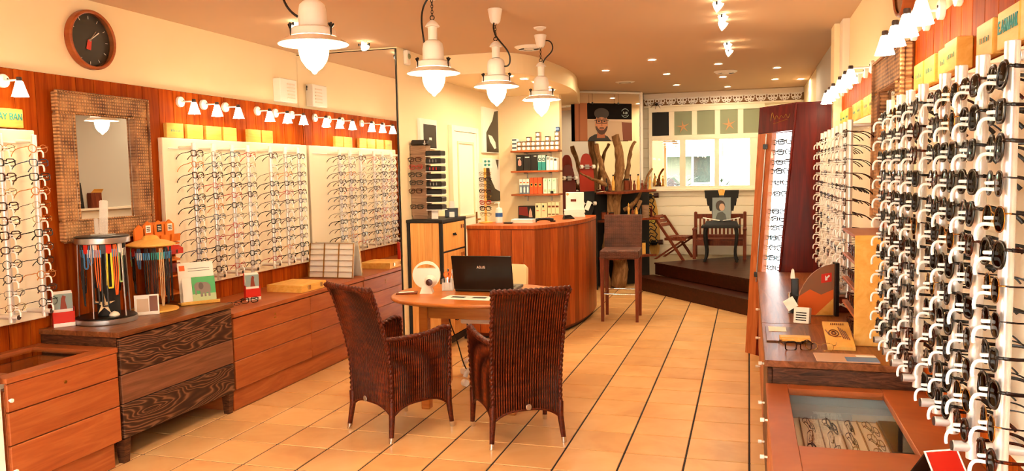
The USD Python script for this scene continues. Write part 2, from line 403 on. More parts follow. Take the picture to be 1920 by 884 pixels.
# the platform at the back: two oblique steps in dark timber
e, nrm, c1 = np.array([.635, -.772]), np.array([.772, .635]), 5.528
def halfplane(cc):
    p = nrm * cc; return Polygon([p - e * 9, p + e * 9, p + e * 9 + nrm * 9, p - e * 9 + nrm * 9])
room = Polygon([(-2.41, 10.50), (-1.44, 11.245), (-1.44, YB - .02), (XR - .027, YB - .02), (XR - .027, 6.96), (-2.41, 6.96)])
p = structure("platform")
s1, s2 = halfplane(c1).intersection(room), halfplane(c1 + .30).intersection(room)
part(p, "step", prism(halfplane(c1 + .012).intersection(room), .155, at=0), M_deckw)
part(p, "tread", prism(s1.difference(halfplane(c1 + .285)), .022, at=.1555), M_deckw)
part(p, "riser", prism(halfplane(c1 + .312).intersection(room), .14, at=.178), M_deckw)
k, yy = 0, 8.0
while yy < YB:
    b = sbox(-2.5, yy, XR, yy + .117).intersection(s2)
    if not b.is_empty and b.area > .003: part(p, "deck_plank", prism(b, .021, at=.319), M_deckw)
    yy += .12

# shop front behind the camera: open glazing onto a sunny street
w = structure("wall_front")
for x in (-3.95, -2.42, -.88, .68): part(w, "mullion", box(x - .04, YF - .08, 0, x + .04, YF, CEIL), M_white)
part(w, "head_rail", box(-3.99, YF - .08, 2.58, .72, YF, CEIL - .001), M_white)
part(w, "bottom_rail", box(-3.99, YF - .08, -.05, .72, YF, .12), M_white)
for a, b in ((-3.91, -2.46), (-2.38, -.92), (-.84, .64)): part(w, "glass_pane", box(a, YF - .045, .12, b, YF - .037, 2.58, .0005), M_glass)
st = structure("street"); part(st, "pavement", box(-16, -16, -.3, 14, YF - .1, -.12), simple("asphalt", "#5f5d59", .9))
fac = thing("building", "pale plastered building across the street with shuttered windows", "building")
part(fac, "facade", box(-13, -15.6, -.12, 12, -15.0, 7.5), simple("plaster", "#6b705e", .9))
for k, x in enumerate((-11, -8.2, -5.4, -2.6, .2, 3, 5.8, 8.6)):
    for z in (.9, 4.2):
        fr = part(fac, "window", box(x, -15.02, z, x + 1.3, -14.97, z + 1.7), M_white); part(fr, "pane", box(x + .1, -14.99, z + .1, x + 1.2, -14.96, z + 1.6), simple("dark_pane", "#39443f", .1))
part(fac, "awning", hull([(-7.6, -14.98, 2.9), (-1.2, -14.98, 2.9), (-7.6, -13.6, 2.3), (-1.2, -13.6, 2.3), (-7.6, -13.6, 2.2), (-1.2, -13.6, 2.2), (-7.6, -14.98, 2.8), (-1.2, -14.98, 2.8)]), simple("awning_green", "#6fae8c", .8))
van = thing("delivery_van", "white delivery van parked in the street outside", "van", (-1.2, -8.2, -.12))
part(van, "body", hull([(-.2, -.9, .35), (4.2, -.9, .35), (-.2, .9, .35), (4.2, .9, .35), (-.2, -.85, 2.2), (3.3, -.85, 2.2), (-.2, .85, 2.2), (3.3, .85, 2.2), (4.2, -.9, 1.1), (4.2, .9, 1.1)]), simple("van_white", "#f4f4f2", .3))
for x in (.7, 3.4):
    for y in (-.86, .86): part(van, "wheel", cyl((x, y - .1, .33), (x, y + .1, .33), .33, 20), M_blackm)
part(van, "side_window", box(2.3, .86, 1.35, 3.2, .9, 1.95), M_black)
ban = thing("street_banner", "orange fabric banner on a pole outside the shop front", "banner", (-3.75, -6.2, -.12))
part(ban, "pole", cyl((0, 0, 0), (0, 0, 3.0), .03), M_alu); part(ban, "cloth", box(.03, -.01, .9, .75, .01, 2.9), simple("banner_orange", "#e8551c", .7))
car = thing("parked_car", "dark red car parked beyond the shop front", "car", (-5.4, -9.8, -.12))
part(car, "body", hull([(0, -.8, .3), (3.9, -.8, .3), (0, .8, .3), (3.9, .8, .3), (0, -.78, .8), (3.9, -.78, .75), (0, .78, .8), (3.9, .78, .75)]), simple("car_red", "#7c1210", .3))
part(car, "cabin", hull([(.4, -.7, .79), (3.0, -.7, .79), (.4, .7, .79), (3.0, .7, .79), (.9, -.6, 1.4), (2.4, -.6, 1.4), (.9, .6, 1.4), (2.4, .6, 1.4)]), M_black)
for x in (.75, 3.1):
    for y in (-.76, .76): part(car, "wheel", cyl((x, y - .09, .3), (x, y + .09, .3), .3, 20), M_blackm)

# cream door on the wall past the tall mirror
d = structure("door_1")
part(d, "door_leaf", box(-2.92, 7.56, .005, -2.885, 8.26, 2.02), M_board)
for a, b, z0, z1 in ((7.50, 7.56, 0, 2.08), (8.26, 8.32, 0, 2.08)): part(d, "jamb", box(-2.92, a, z0, -2.875, b, z1), M_board)
part(d, "jamb", box(-2.92, 7.56, 2.022, -2.875, 8.26, 2.08), M_board)
for z0, z1 in ((.2, 1.0), (1.12, 1.92)):
    for q in (box(-2.886, 7.66, z0, -2.874, 7.685, z1), box(-2.886, 8.135, z0, -2.874, 8.16, z1), box(-2.886, 7.685, z0, -2.874, 8.135, z0 + .025), box(-2.886, 7.685, z1 - .025, -2.874, 8.135, z1)):
        part(d, "moulding", q, M_wall)
part(d, "door_handle", join(box(-2.884, 8.19, .98, -2.878, 8.23, 1.16), cyl((-2.88, 8.21, 1.08), (-2.84, 8.21, 1.08), .008), cyl((-2.84, 8.215, 1.08), (-2.84, 8.10, 1.08), .008)), M_brass, 40)

# the full-height mirror that closes the end of the long wall
m = thing("wall_mirror_panel", "full height frameless mirror closing the end of the long spectacle wall", "mirror")
part(m, "mirror_glass", box(XL + .002, YM, .002, -2.935, YM + .012, 2.668, .0006), M_mirror)
part(m, "edge_strip", join(box(XL, YM + .004, 2.669, -2.925, YM + .019, 2.675), box(-2.934, YM + .002, 0, -2.925, YM + .019, 2.669)), M_black)

# oblique mirror wall at the back
M0, MD = np.array([-2.43, 10.51]), np.array([.794, .608]); MN = np.array([.608, -.794]); MA = math.atan2(.608, .794)
mw = structure("wall_mirrored"); place(UsdGeom.Xform.Get(stage, mw), (M0[0], M0[1], 0), MA)
part(mw, "wall_body", box(-.60, .02, 0, 1.25, .10, CEIL - .001), M_wallw)
m = thing("oblique_mirror", "large mirror on the oblique wall behind the driftwood display", "mirror", (M0[0], M0[1], 0), MA)
part(m, "mirror_glass", box(-.58, .004, .35, 1.205, .019, 2.655, .0006), M_mirror)
part(m, "frame_strip", join(box(1.206, -.012, .35, 1.245, .019, 2.68), box(-.58, -.008, 2.656, 1.206, .019, 2.68)), M_white)

# window of the back wall: a row of small frosted lights over three mirror panes
w = structure("window_1")
fx0, fx1, yy0, yy1 = -1.40, .215, YB - .065, YB - .02
part(w, "window_frame", join(box(fx0, yy0, 1.30, fx1, yy1, 1.345), box(fx0, yy0, 2.42, fx1, yy1, 2.49), box(fx0, yy0, 1.345, fx0 + .05, yy1, 2.42), box(fx1 - .03, yy0, 1.345, fx1, yy1, 2.42), box(fx0 + .05, yy0, 2.01, fx1 - .03, yy1, 2.08)), M_board)
for a, b in ((-1.111, -1.033), (-.785, -.714), (-.467, -.393), (-.15, -.076)): part(w, "muntin", box(a, yy0 + .005, 2.08, b, yy1, 2.42), M_board)
for a, b in ((-.957, -.876), (-.467, -.405), (.015, .185)): part(w, "muntin", box(a, yy0 + .005, 1.345, b, yy1, 2.01), M_board)
M_frost = simple("frosted_pane", "#8f9679", .4, spec=.15)
for k, (a, b) in enumerate(((-1.35, -1.111), (-1.033, -.785), (-.714, -.467), (-.393, -.15), (-.076, .185))):
    part(w, "pane", box(a, yy1 - .03, 2.08, b, yy1 - .022, 2.42, .0005), M_blackm if k == 0 else M_frost)
for a, b in ((-1.35, -.957), (-.876, -.467), (-.405, .015)): part(w, "mirror_pane", box(a, yy1 - .03, 1.345, b, yy1 - .022, 2.01, .0005), M_mirror)
part(w, "sill", box(fx0 - .03, yy0 - .03, 1.275, fx1 + .03, yy1, 1.299), M_board)
part(w, "picture_rail", box(-1.47, YB - .075, 2.49, XR - .03, YB - .019, 2.515), M_board)

# fretwork frieze
t = structure("trim_1")
part(t, "backing_board", box(-1.47, YB - .05, 2.516, XR - .002, YB - .019, CEIL - .002), simple("frieze_ground", "#86613f", .8))
part(t, "top_band", box(-1.47, YB - .075, 2.615, XR - .002, YB - .051, CEIL - .003), M_wallw)
def ring(cx, cy, r, t_): return Point(cx, cy).buffer(r, 12).difference(Point(cx, cy).buffer(r - t_, 12))
mot = union_all([ring(-.042, .030, .030, .014), ring(.042, .030, .030, .014), Polygon([(-.03, .01), (.03, .01), (.016, -.03), (0, -.055), (-.016, -.03)]).difference(Point(0, -.018).buffer(.008)),
                 sbox(-.076, .052, .076, .064), ring(0, .03, .022, .012), Polygon([(-.07, .0), (-.045, .0), (-.02, -.02), (-.035, -.028)]), Polygon([(.07, .0), (.045, .0), (.02, -.02), (.035, -.028)])])
for k in range(14):
    v, f = prism(mot, .014, "xz", YB - .0652)
    part(t, "fret", (v + [-1.39 + k * .155, 0, 2.552], f), M_white)
# ================================================================ spectacles
def lens_outline(kind, w, h, n=28):
    a = np.arange(n) * 2 * PI / n; c, s = np.cos(a), np.sin(a)
    if kind == "round": x, z = w / 2 * c, h / 2 * s
    elif kind == "square":
        q = 3.6; x, z = w / 2 * np.sign(c) * abs(c) ** (2 / q), h / 2 * np.sign(s) * abs(s) ** (2 / q); z = z + .06 * h * (z > 0) * abs(c)
    elif kind == "aviator":
        x = w / 2 * np.sign(c) * abs(c) ** .8 * (1 + .12 * s); z = h / 2 * (s - .12 * (1 - s ** 2)); x = x + .12 * w * np.minimum(0, s) * -.5
    elif kind == "cat":
        q = 2.8; x, z = w / 2 * np.sign(c) * abs(c) ** (2 / q), h / 2 * np.sign(s) * abs(s) ** (2 / q); z = z + .22 * h * np.maximum(0, c) * (s > -.2)
    else:
        q = 2.6; x, z = w / 2 * np.sign(c) * abs(c) ** (2 / q), h / 2 * np.sign(s) * abs(s) ** (2 / q)
    return x, z

def glasses(key, kind, w, h, rim, frame, lens, temple=None, wide=None, thick_t=.0045, wrap=.1, folded=False):
    """One kind of spectacles: x across, the temples run to +y, bridge at the origin."""
    P = proto("spectacles_" + key); temple = temple or frame
    gap = .009; cx = gap + w / 2; rims = []
    x, z = lens_outline(kind, w, h)
    for sg in (-1, 1):
        xx = sg * (cx + x); pts = np.stack([xx, wrap * (abs(xx) ** 2) * 2.2, z], 1)
        rims.append(tube(pts, rim, 6, closed=True, flat=(1, 1.3)))
        m = np.stack([xx, wrap * (abs(xx) ** 2) * 2.2 - .0006, z], 1) * [1, 1, 1]
        cen = np.array([[sg * cx, wrap * cx * cx * 2.2 - .0022, 0]]); n = len(m)
        v = np.vstack([m, cen, m + [0, .0012, 0], cen + [0, .0014, 0]]); q = np.arange(n); q2 = (q + 1) % n
        f = np.vstack([np.stack([q, q2, np.full(n, n)], 1), np.stack([q2, q, np.full(n, n)], 1) + n + 1, np.stack([q, q + n + 1, q2 + n + 1], 1), np.stack([q, q2 + n + 1, q2], 1)])
        part(P, "lens", outward((v, f)), lens, True)
    br = tube(smoothpath([(-gap - .001, .0004, h * .16), (0, -.002, h * .26), (gap + .001, .0004, h * .16)], 7), rim * 1.15, 6)
    pads = [xf(tube([(sg * .0085, .004, -.004), (sg * .011, .006, -.013)], .0022, 6)) for sg in (-1, 1)]
    ex = 2 * gap / 2 + w + .004; yh = wrap * ex * ex * 2.2
    lug = [tube([(sg * (ex - .006), yh - .001, h * .24), (sg * (ex + .003), yh + .002, h * .26), (sg * (ex + .004), yh + .010, h * .26)], rim * 1.3, 6) for sg in (-1, 1)]
    part(P, "frame_front", join(*rims, br, *pads, *lug), frame, True)
    for sg in (-1, 1):
        pts = smoothpath([(sg * (ex + .004), yh + .009, h * .26), (sg * (ex + .003), .055, h * .26), (sg * (ex - .001), .092, h * .25 - .002), (sg * (ex - .004), .118, h * .25 - .012), (sg * (ex - .008), .141, h * .25 - .031)], 14)
        if folded: pts = smoothpath([(sg * (ex + .004), yh + .009, h * .26), (sg * (ex - .004), yh + .013 + .002 * sg, h * .24), (sg * .02, .016 + .004 * sg, h * .16), (-sg * .045, .016 + .004 * sg, h * .02), (-sg * .06, .017 + .004 * sg, -h * .3)], 14)
        r = np.interp(np.arange(14), [0, 7, 13], [thick_t * .5, thick_t * .42, thick_t * .62])
        part(P, "temple", tube(pts, r, 6, flat=(.5, 1.25)), temple, True)
    return P

M_lens = glassy("clear_lens", (.985, .99, .985), 1.25)
M_sund = glassy("dark_lens", (.004, .004, .004), 1.25, 0., .4)
M_sunb = glassy("brown_lens", (.05, .012, .004), 1.15)
M_sung = glassy("green_lens", (.006, .016, .011), 1.15)
F_black = simple("frame_black", "#0d0b0a", .22)
F_brown = simple("frame_brown", "#351407", .3)
F_tort = wood("frame_tortoise", [(.4, "#140603"), (.6, "#431505"), (.75, "#8a3a0e")], (60, 60, 60), .2, .1, .5, 1.)
F_gold = simple("frame_gold", "#a8792f", .25, 1.)
F_steel = simple("frame_steel", "#5c5a5a", .3, 1.)
F_red = simple("frame_red", "#a51c12", .3)
F_blue = simple("frame_blue", "#1b3558", .3)
F_cry = simple("frame_honey", "#c27a3a", .25)
EYE_KINDS = [("black square", glasses("black_square", "square", .050, .037, .0024, F_black, M_lens, thick_t=.0055)),
             ("round black wire", glasses("round_black", "round", .046, .043, .0015, F_black, M_lens, thick_t=.0038)),
             ("gold wire", glasses("gold_wire", "soft", .050, .036, .0010, F_gold, M_lens, F_brown, thick_t=.003)),
             ("tortoiseshell", glasses("tortoise", "square", .049, .040, .0024, F_tort, M_lens)),
             ("slim steel", glasses("steel", "soft", .051, .032, .0010, F_steel, M_lens, F_black, thick_t=.003)),
             ("red-framed", glasses("red", "cat", .050, .036, .0017, F_red, M_lens)),
             ("dark blue", glasses("blue", "square", .050, .036, .0017, F_blue, M_lens)),
             ("honey-coloured", glasses("honey", "round", .047, .042, .0018, F_cry, M_lens)),
             ("dark brown", glasses("brown", "soft", .050, .035, .0023, F_brown, M_lens))]
FOLDED = [("black", glasses("folded_black", "square", .050, .037, .0024, F_black, M_lens, folded=True)), ("teal", glasses("folded_teal", "square", .050, .036, .0022, simple("frame_teal", "#1c6f78", .3), M_lens, folded=True)),
          ("gold wire", glasses("folded_gold", "soft", .050, .036, .0012, F_gold, M_lens, F_brown, thick_t=.003, folded=True)), ("slim steel", glasses("folded_steel", "soft", .051, .032, .0012, F_steel, M_lens, F_black, thick_t=.003, folded=True)), ("tortoiseshell", glasses("folded_tortoise", "square", .050, .036, .0024, F_tort, M_lens, folded=True)), ("red", glasses("folded_red", "cat", .050, .036, .0024, F_red, M_lens, folded=True))]
EYE_MIX = EYE_KINDS + [EYE_KINDS[q] for q in (0, 0, 1, 8, 3, 0)]
SUN_KINDS = [("black square", glasses("sun_square", "square", .058, .047, .0028, F_black, M_sund, thick_t=.007)),
             ("gold aviator", glasses("sun_aviator", "aviator", .060, .054, .0013, F_gold, M_sund, F_black, thick_t=.0035)),
             ("tortoiseshell round", glasses("sun_round", "round", .056, .053, .0030, F_tort, M_sunb, thick_t=.007)),
             ("large black rounded", glasses("sun_large", "soft", .064, .056, .0030, F_black, M_sund, thick_t=.008)),
             ("brown gradient", glasses("sun_brown", "soft", .060, .050, .0024, F_tort, M_sunb, thick_t=.006)),
             ("black cat-eye", glasses("sun_cat", "cat", .058, .046, .0028, F_black, M_sund, thick_t=.007)),
             ("green-lensed steel aviator", glasses("sun_green", "aviator", .060, .053, .0013, F_steel, M_sung, F_black, thick_t=.0035))]

# ================================================================ display racks
M_rackw = simple("rack_white", "#f6f5f4", .3); M_tube = simple("satin_tube", "#e2dfdb", .32, .55)
M_cap = simple("tube_end_cap", "#3c2a22", .5)
def hookmesh():
    cane = tube(smoothpath([(0, 0, -.012), (.026, 0, -.012), (.037, 0, -.014), (.043, 0, -.022), (.044, 0, -.048)], 14), .0042, 8)
    bar = box(0, -.0045, -.003, .031, .0045, .005, .002)
    return join(cane, bar)

def rack(label, side, xw, yspan, ys, zs, kinds, near, phrase, group, word, skip=0., seed=1, yaw=0.):
    """side +1: hangs on the wall at x = xw and faces +x; -1 the other way. Local frame: x out of the wall, y along it."""
    y0, y1 = yspan; flip = side < 0
    loc, rz = ((xw, 0, 0), 0.) if not flip else ((xw, 0, 0), PI)
    L = (lambda y: y) if not flip else (lambda y: -y)
    R = thing("eyeglass_rack", label, "display rack", loc, rz)
    zt, zb = 1.866, .81
    part(R, "back_panel", box(.001, L(y0), zb, .04, L(y1), zt, .004), M_board)
    part(R, "panel_rail", join(box(.0405, L(y0 + .05), zt - .075, .046, L(y1 - .05), zt - .07), box(.0405, L(y0 + .05), zb + .055, .046, L(y1 - .05), zb + .06)), M_rackw)
    rg = random.Random(seed)
    hm = hookmesh()
    for k, yp in enumerate(ys):
        yl = L(yp)
        p = part(R, "pole", cyl((.16, yl, .842), (.16, yl, 1.832), .0155, 16), M_tube, 40)
        part(R, "standoff", cyl((.04, yl, 1.80), (.147, yl, 1.80), .012, 12), M_tube, 40)
        s = part(R, "standoff", cyl((.04, yl, .872), (.205, yl, .872), .0135, 12), M_tube, 40)
        part(s, "end_cap", cyl((.2055, yl, .872), (.209, yl, .872), .0125, 12), M_cap, 40)
        for q, z in enumerate(zs):
            part(p, "hook", (hm[0] + [.1745, yl, z], hm[1]), M_rackw, 40)
            if k and rg.random() < skip: continue
            nm, src = kinds[rg.randrange(len(kinds))]
            lab = f"{nm} {word}, {NTH[q]} row, {ORD[k]} pole from the near end, {phrase}"
            copy(src, word, lab, word, (xw + side * (.16 + .028), yp + rg.uniform(-.001, .001), z), (PI / 2 if side > 0 else -PI / 2) + rg.uniform(-.07, .07), group, rx=rg.uniform(-.22, -.13) if side > 0 else rg.uniform(-.09, -.03))
    return R

ZR = [1.757 - .0757 * k for k in range(12)]
rack("long cream eyeglass rack ending at the tall mirror in the corner", 1, XL + .04, (4.47, 6.30), [4.633, 4.843, 5.058, 5.252, 5.551, 5.763, 5.966], ZR, EYE_MIX, 0, "long cream rack", "eyeglasses on the long cream rack", "eyeglasses", .03, 3)
rack("cream eyeglass rack on the near side of the wicker mirror, cut by the picture edge", 1, XL + .04, (2.55, 3.47), [2.93, 3.15, 3.352], ZR, EYE_MIX, 0, "rack before wicker mirror", "eyeglasses on the rack before the wicker mirror", "eyeglasses", .0, 5)
rack("near white-poled sunglass rack above the glass-topped counter", -1, XR - .03, (1.72, 3.74), [1.93, 2.15, 2.35, 2.53, 2.82, 3.03, 3.21, 3.43], ZR, SUN_KINDS + [SUN_KINDS[0], SUN_KINDS[3], SUN_KINDS[3], SUN_KINDS[5]], 0, "near white-poled rack", "sunglasses on the near white-poled rack", "sunglasses", .0, 8)
rack("far white-poled eyeglass rack beside the tall lit cabinet", -1, XR - .03, (4.70, 6.62), [4.72, 4.93, 5.13, 5.38, 5.62, 5.87, 6.15, 6.42], ZR, EYE_KINDS[:2] + EYE_KINDS[3:5] + EYE_KINDS[8:], 0, "rack beside lit cabinet", "eyeglasses on the rack beside the lit cabinet", "eyeglasses", .45, 13)

# ================================================================ little wooden brand boards above the racks
def sign(side, xw, y0, y1, z0, z1, label, text=None, marks=True, deep=.03, group=None, seed=0, blue=False):
    loc, rz = ((xw, 0, 0), 0.) if side > 0 else ((xw, 0, 0), PI)
    a, b = (y0, y1) if side > 0 else (-y0, -y1)
    t = thing("brand_sign", label, "sign", loc, rz, group)
    part(t, "board", box(.001, a, z0, deep, b, z1, .003), M_light)
    cy, wd = (a + b) / 2, abs(b - a)
    if text:
        v, f = words(text, .034, .0016, True)
        k = min(1., wd * .9 / (v[:, 0].max() - v[:, 0].min())); v = v * [k, 1, 1]
        v = np.stack([-v[:, 1] + deep + .0004, v[:, 0] + cy, v[:, 2] + z0 + (z1 - z0) * .42], 1)
        part(t, "lettering", (v, f), M_teal)
    elif marks:      # too small to read in the photograph: short strokes
        rg = random.Random(seed); ms = []
        for k in range(6):
            yy = cy + (k - 2.5) * wd * .10; ms.append(box(deep + .0002, yy, z0 + (z1 - z0) * .42, deep + .0014, yy + .004, z0 + (z1 - z0) * (.42 + rg.uniform(.10, .17)), .0002))
        part(t, "lettering", join(*ms), M_teal)
xs = XL + .04
sign(1, xs, 3.23, 3.415, 1.875, 1.978, "wooden board with small teal capitals on the rack before the wicker mirror", "RAY BAN")
for k, (a, b) in enumerate(((4.532, 4.703), (4.743, 4.913), (4.948, 5.123), (5.146, 5.308))): sign(1, xs, a, b, 1.868, 1.970, f"{NTH[k] if k else 'nearest'} of four square wooden boards over the long cream rack".replace("second of", "second nearest of").replace("third of", "third nearest of").replace("fourth of", "farthest of"), None, k == 0, seed=k)
for k, (a, b) in enumerate(((5.455, 5.626), (5.643, 5.797))): sign(1, xs, a, b, 1.868, 1.970, f"{('nearer', 'farther')[k]} of the paired wooden boards over the long cream rack's far end", None, False)
xr = XR - .03
sign(-1, xr, 2.345, 2.530, 1.885, 1.990, "wooden board with tall teal capitals over the near sunglass rack", "E.ARMANI", deep=.032)
sign(-1, xr, 2.16, 2.335, 1.885, 1.990, "wooden board cut by the picture edge over the near sunglass rack", None, False, deep=.032)
for k, (a, b, w_) in enumerate(((2.568, 2.735, "with a row of tall narrow letters next to the tall teal capitals"), (2.90, 3.068, "set proud with two lines of tiny letters"), (3.078, 3.245, "with tiny letters, between two others"), (3.305, 3.484, "with a dotted line of letters, nearer of the last pair"), (3.504, 3.684, "blank-looking, last one before the wicker mirror"))):
    sign(-1, xr, a, b, 1.885, 1.988, f"wooden board {w_}", None, True, deep=.034 if k != 1 else .05, seed=20 + k)
for k, (a, b) in enumerate(((4.82, 5.02), (5.04, 5.24), (5.36, 5.56), (5.58, 5.78), (6.0, 6.18), (6.2, 6.36), (6.38, 6.52))):
    sign(-1, xr, a, b, 1.875, 1.988, f"small wooden board over the rack beside the lit cabinet, {ORD[k]} from its near end", None, True, seed=40 + k)

# ================================================================ wall lamps
SC = proto("wall_lamp")
b = part(SC, "wall_plate", xf(lathe([(0, 0), (.036, 0), (.038, .004), (.036, .020), (.026, .024), (0, .024)], 20), ry=PI / 2), M_whitem, 40)
part(b, "screw", xf(lathe([(0, .0245), (.005, .0245), (.005, .0275), (0, .028)], 8), (0, .018, .01), ry=PI / 2), M_cap)
part(SC, "arm", cyl((.024, 0, 0), (.122, 0, 0), .0055, 10), M_whitem, 40)
part(SC, "lamp_holder", lathe([(0, .014), (.012, .014), (.014, .008), (.014, -.012), (0, -.012)], 14, (.125, 0, 0)), M_cap, 40)
part(SC, "shade", lathe([(.013, -.006), (.018, -.010), (.028, -.045), (.041, -.088), (.042, -.090), (.039, -.088), (.026, -.045), (.016, -.012), (.012, -.008)], 24, (.125, 0, 0)), M_shade, 40)
part(SC, "bulb", lathe([(0, -.03), (.012, -.035), (.022, -.06), (.024, -.074), (.016, -.088), (0, -.094)], 16, (.125, 0, 0)), M_bulb, 40)
LL = ["first of three over the four wooden boards", "second of three over the four wooden boards", "third of three over the four wooden boards", "first of three over the long rack's far half", "second of three over the long rack's far half", "third of three, closest to the corner mirror"]
for yv, l in zip((4.706, 4.956, 5.208, 5.62, 5.876, 6.127), LL): copy(SC, "wall_lamp", "lit white cone wall lamp, " + l, "wall lamp", (XL + .04, yv, 2.125), 0, "wall lamps over the long cream rack")
for yv, l in ((2.83, "nearest the street on the long panelled wall"), (3.08, "second from the street on the long panelled wall"), (3.32, "over the teal-lettered board by the picture edge")): copy(SC, "wall_lamp", "lit white cone wall lamp " + l, "wall lamp", (XL + .04, yv, 2.125), 0)
for yv, l in ((3.07, "cut by the picture top over the tall teal capitals"), (3.328, "nearest and largest in view over the sunglass rack"), (3.576, "second over the sunglass rack"), (3.83, "third over the sunglass rack, before the wicker mirror"), (5.045, "first over the rack by the lit cabinet"), (5.305, "second over the rack by the lit cabinet"), (5.607, "third over the rack by the lit cabinet"), (6.038, "fourth over the rack by the lit cabinet"), (6.29, "fifth over the rack by the lit cabinet"), (6.556, "last of six over the rack by the lit cabinet")):
    copy(SC, "wall_lamp", "lit white cone wall lamp, " + l, "wall lamp", (XR - .03, yv, 2.150), PI)

# ================================================================ wicker mirrors and clocks
def wicker_mirror(label, loc, rz, w_, h_, fw):
    t = thing("wicker_mirror", label, "mirror", loc, rz)
    for y0, y1, z0, z1 in ((-w_ / 2, w_ / 2, h_ - fw, h_), (-w_ / 2, w_ / 2, 0, fw), (-w_ / 2, -w_ / 2 + fw, fw, h_ - fw), (w_ / 2 - fw, w_ / 2, fw, h_ - fw)):
        part(t, "frame_rail", box(.002, y0, z0, .045, y1, z1, .012), M_rattan)
    part(t, "edge_cane", tube([(.05, -w_ / 2, 0), (.05, w_ / 2, 0), (.05, w_ / 2, h_), (.05, -w_ / 2, h_)], .010, 8, closed=True, twist=None), M_rattan, 40)
    part(t, "inner_cane", tube([(.047, -w_ / 2 + fw, fw), (.047, w_ / 2 - fw, fw), (.047, w_ / 2 - fw, h_ - fw), (.047, -w_ / 2 + fw, h_ - fw)], .007, 8, closed=True), M_rattan, 40)
    part(t, "mirror_glass", box(.012, -w_ / 2 + fw, fw, .020, w_ / 2 - fw, h_ - fw, .0005), M_mirror)
wicker_mirror("tall mirror in a woven wicker frame between two eyeglass racks", (XL + .04, 3.98, 1.222), 0, .72, .88, .122)
wicker_mirror("wicker-framed mirror between the sunglass rack and the far rack", (XR - .03, 4.27, 1.30), PI, .84, .82, .16)

def clock(label, loc, rz):
    t = thing("wall_clock", label, "clock", loc, rz)
    part(t, "rim", xf(lathe([(.160, 0), (.176, 0), (.180, .01), (.180, .045), (.174, .052), (.166, .052), (.160, .046)], 48), ry=PI / 2), M_orange, 40)
    dl = part(t, "dial", xf(lathe([(0, .010), (.160, .010), (.160, .004), (0, .004)], 40), ry=PI / 2), M_black)
    for k in range(12):
        a = k * PI / 6; r0, r1 = .128, .146
        part(dl, "hour_mark", tube([(.0115, r0 * math.cos(a), r0 * math.sin(a)), (.0115, r1 * math.cos(a), r1 * math.sin(a))], .0022, 5), M_white)
    part(t, "hand", tube([(.016, 0, 0), (.016, .075, .055)], .003, 6), M_white); part(t, "hand", tube([(.018, 0, 0), (.018, .05, .06)], .003, 6), M_chrome)
    part(t, "red_pointer", hull([(.014, -.03, -.055), (.014, .005, -.06), (.014, .015, .0), (.014, -.012, .004), (.0165, -.03, -.055), (.0165, .005, -.06), (.0165, .015, .0), (.0165, -.012, .004)]), M_red)
    part(t, "hub", xf(lathe([(0, .02), (.008, .02), (.008, .01)], 12), ry=PI / 2), M_chrome)
    part(t, "glass", xf(lathe([(0, .042), (.1605, .042), (.1605, .040), (0, .040)], 40), ry=PI / 2), M_glass)
clock("round wall clock with orange wooden rim, black dial and red pointer above the wicker mirror", (XL, 3.966, 2.442), 0)
clock("round wooden clock, only its lower edge in view above the sunglass rack", (XR, 4.16, 2.455), PI)

v_ = thing("wall_unit", "small white ventilation box with louvred front on the upper wall", "vent box")
part(v_, "body", box(XL, 5.93, 2.23, XL + .075, 6.19, 2.43, .006), M_white)
for k in range(5): part(v_, "louvre", box(XL + .0755, 6.03, 2.26 + k * .03, XL + .081, 6.15, 2.272 + k * .03, .001), M_wallw)
part(v_, "cable_hook", tube(smoothpath([(XL + .02, 6.19, 2.40), (XL + .03, 6.215, 2.41), (XL + .03, 6.215, 2.37)], 8), .004, 6), M_black)
a_ = thing("alarm_sensor", "small cream motion sensor on the wall beside the corner mirror's top", "sensor")
part(a_, "housing", box(-2.92, 6.46, 2.55, -2.88, 6.54, 2.68, .01), M_white); part(a_, "lens_cover", xf(lathe([(0, .012), (.02, .009), (.026, 0), (0, 0)], 16), (-2.88, 6.50, 2.625), ry=PI / 2), M_frost, 40)
# ================================================================ cabinets along the long wall
FX = -3.31
g = thing("display_cabinet", "orange wood drawer cabinet with glass display top under the near rack", "cabinet")
part(g, "carcass", join(box(XL + .041, 2.765, .14, FX - .022, 2.785, .60), box(XL + .041, 3.415, .14, FX - .022, 3.435, .60), box(XL + .041, 2.785, .14, FX - .022, 3.415, .16), box(XL + .041, 2.785, .16, XL + .06, 3.415, .60)), M_orange)
for z0, z1 in ((.144, .336), (.341, .497), (.502, .634)):
    dr = part(g, "drawer", box(FX - .02, 2.765, z0, FX, 3.436, z1, .003), M_orange)
    if z0 > .5: part(dr, "lock", xf(lathe([(0, .004), (.008, .004), (.009, 0), (0, 0)], 12), (FX, 3.09, .565), ry=PI / 2), M_brass, 40)
for z0 in (.22, .56):
    part(g, "knob", join(cyl((FX + .0005, 2.772, z0), (FX + .012, 2.772, z0), .005), cyl((FX + .012, 2.772, z0), (FX + .022, 2.772, z0), .010)), M_white, 40)
part(g, "plinth", box(XL + .06, 2.79, 0, FX - .03, 3.41, .139), M_orange)
for q in (box(XL + .041, 2.76, .638, XL + .10, 3.44, .665), box(FX - .085, 2.76, .638, FX + .004, 3.44, .665), box(XL + .10, 2.76, .638, FX - .085, 2.85, .665), box(XL + .10, 3.35, .638, FX - .085, 3.44, .665)): part(g, "top_frame", q, M_orange)
part(g, "glass_top", box(XL + .095, 2.845, .650, FX - .08, 3.355, .656, .0005), M_glass)
part(g, "display_tray", box(XL + .06, 2.79, .52, FX - .03, 3.41, .53), M_oaktop)
for k in range(3): part(g, "tray_divider", box(XL + .10 + k * .16, 2.80, .53, XL + .108 + k * .16, 3.40, .555), M_paper)

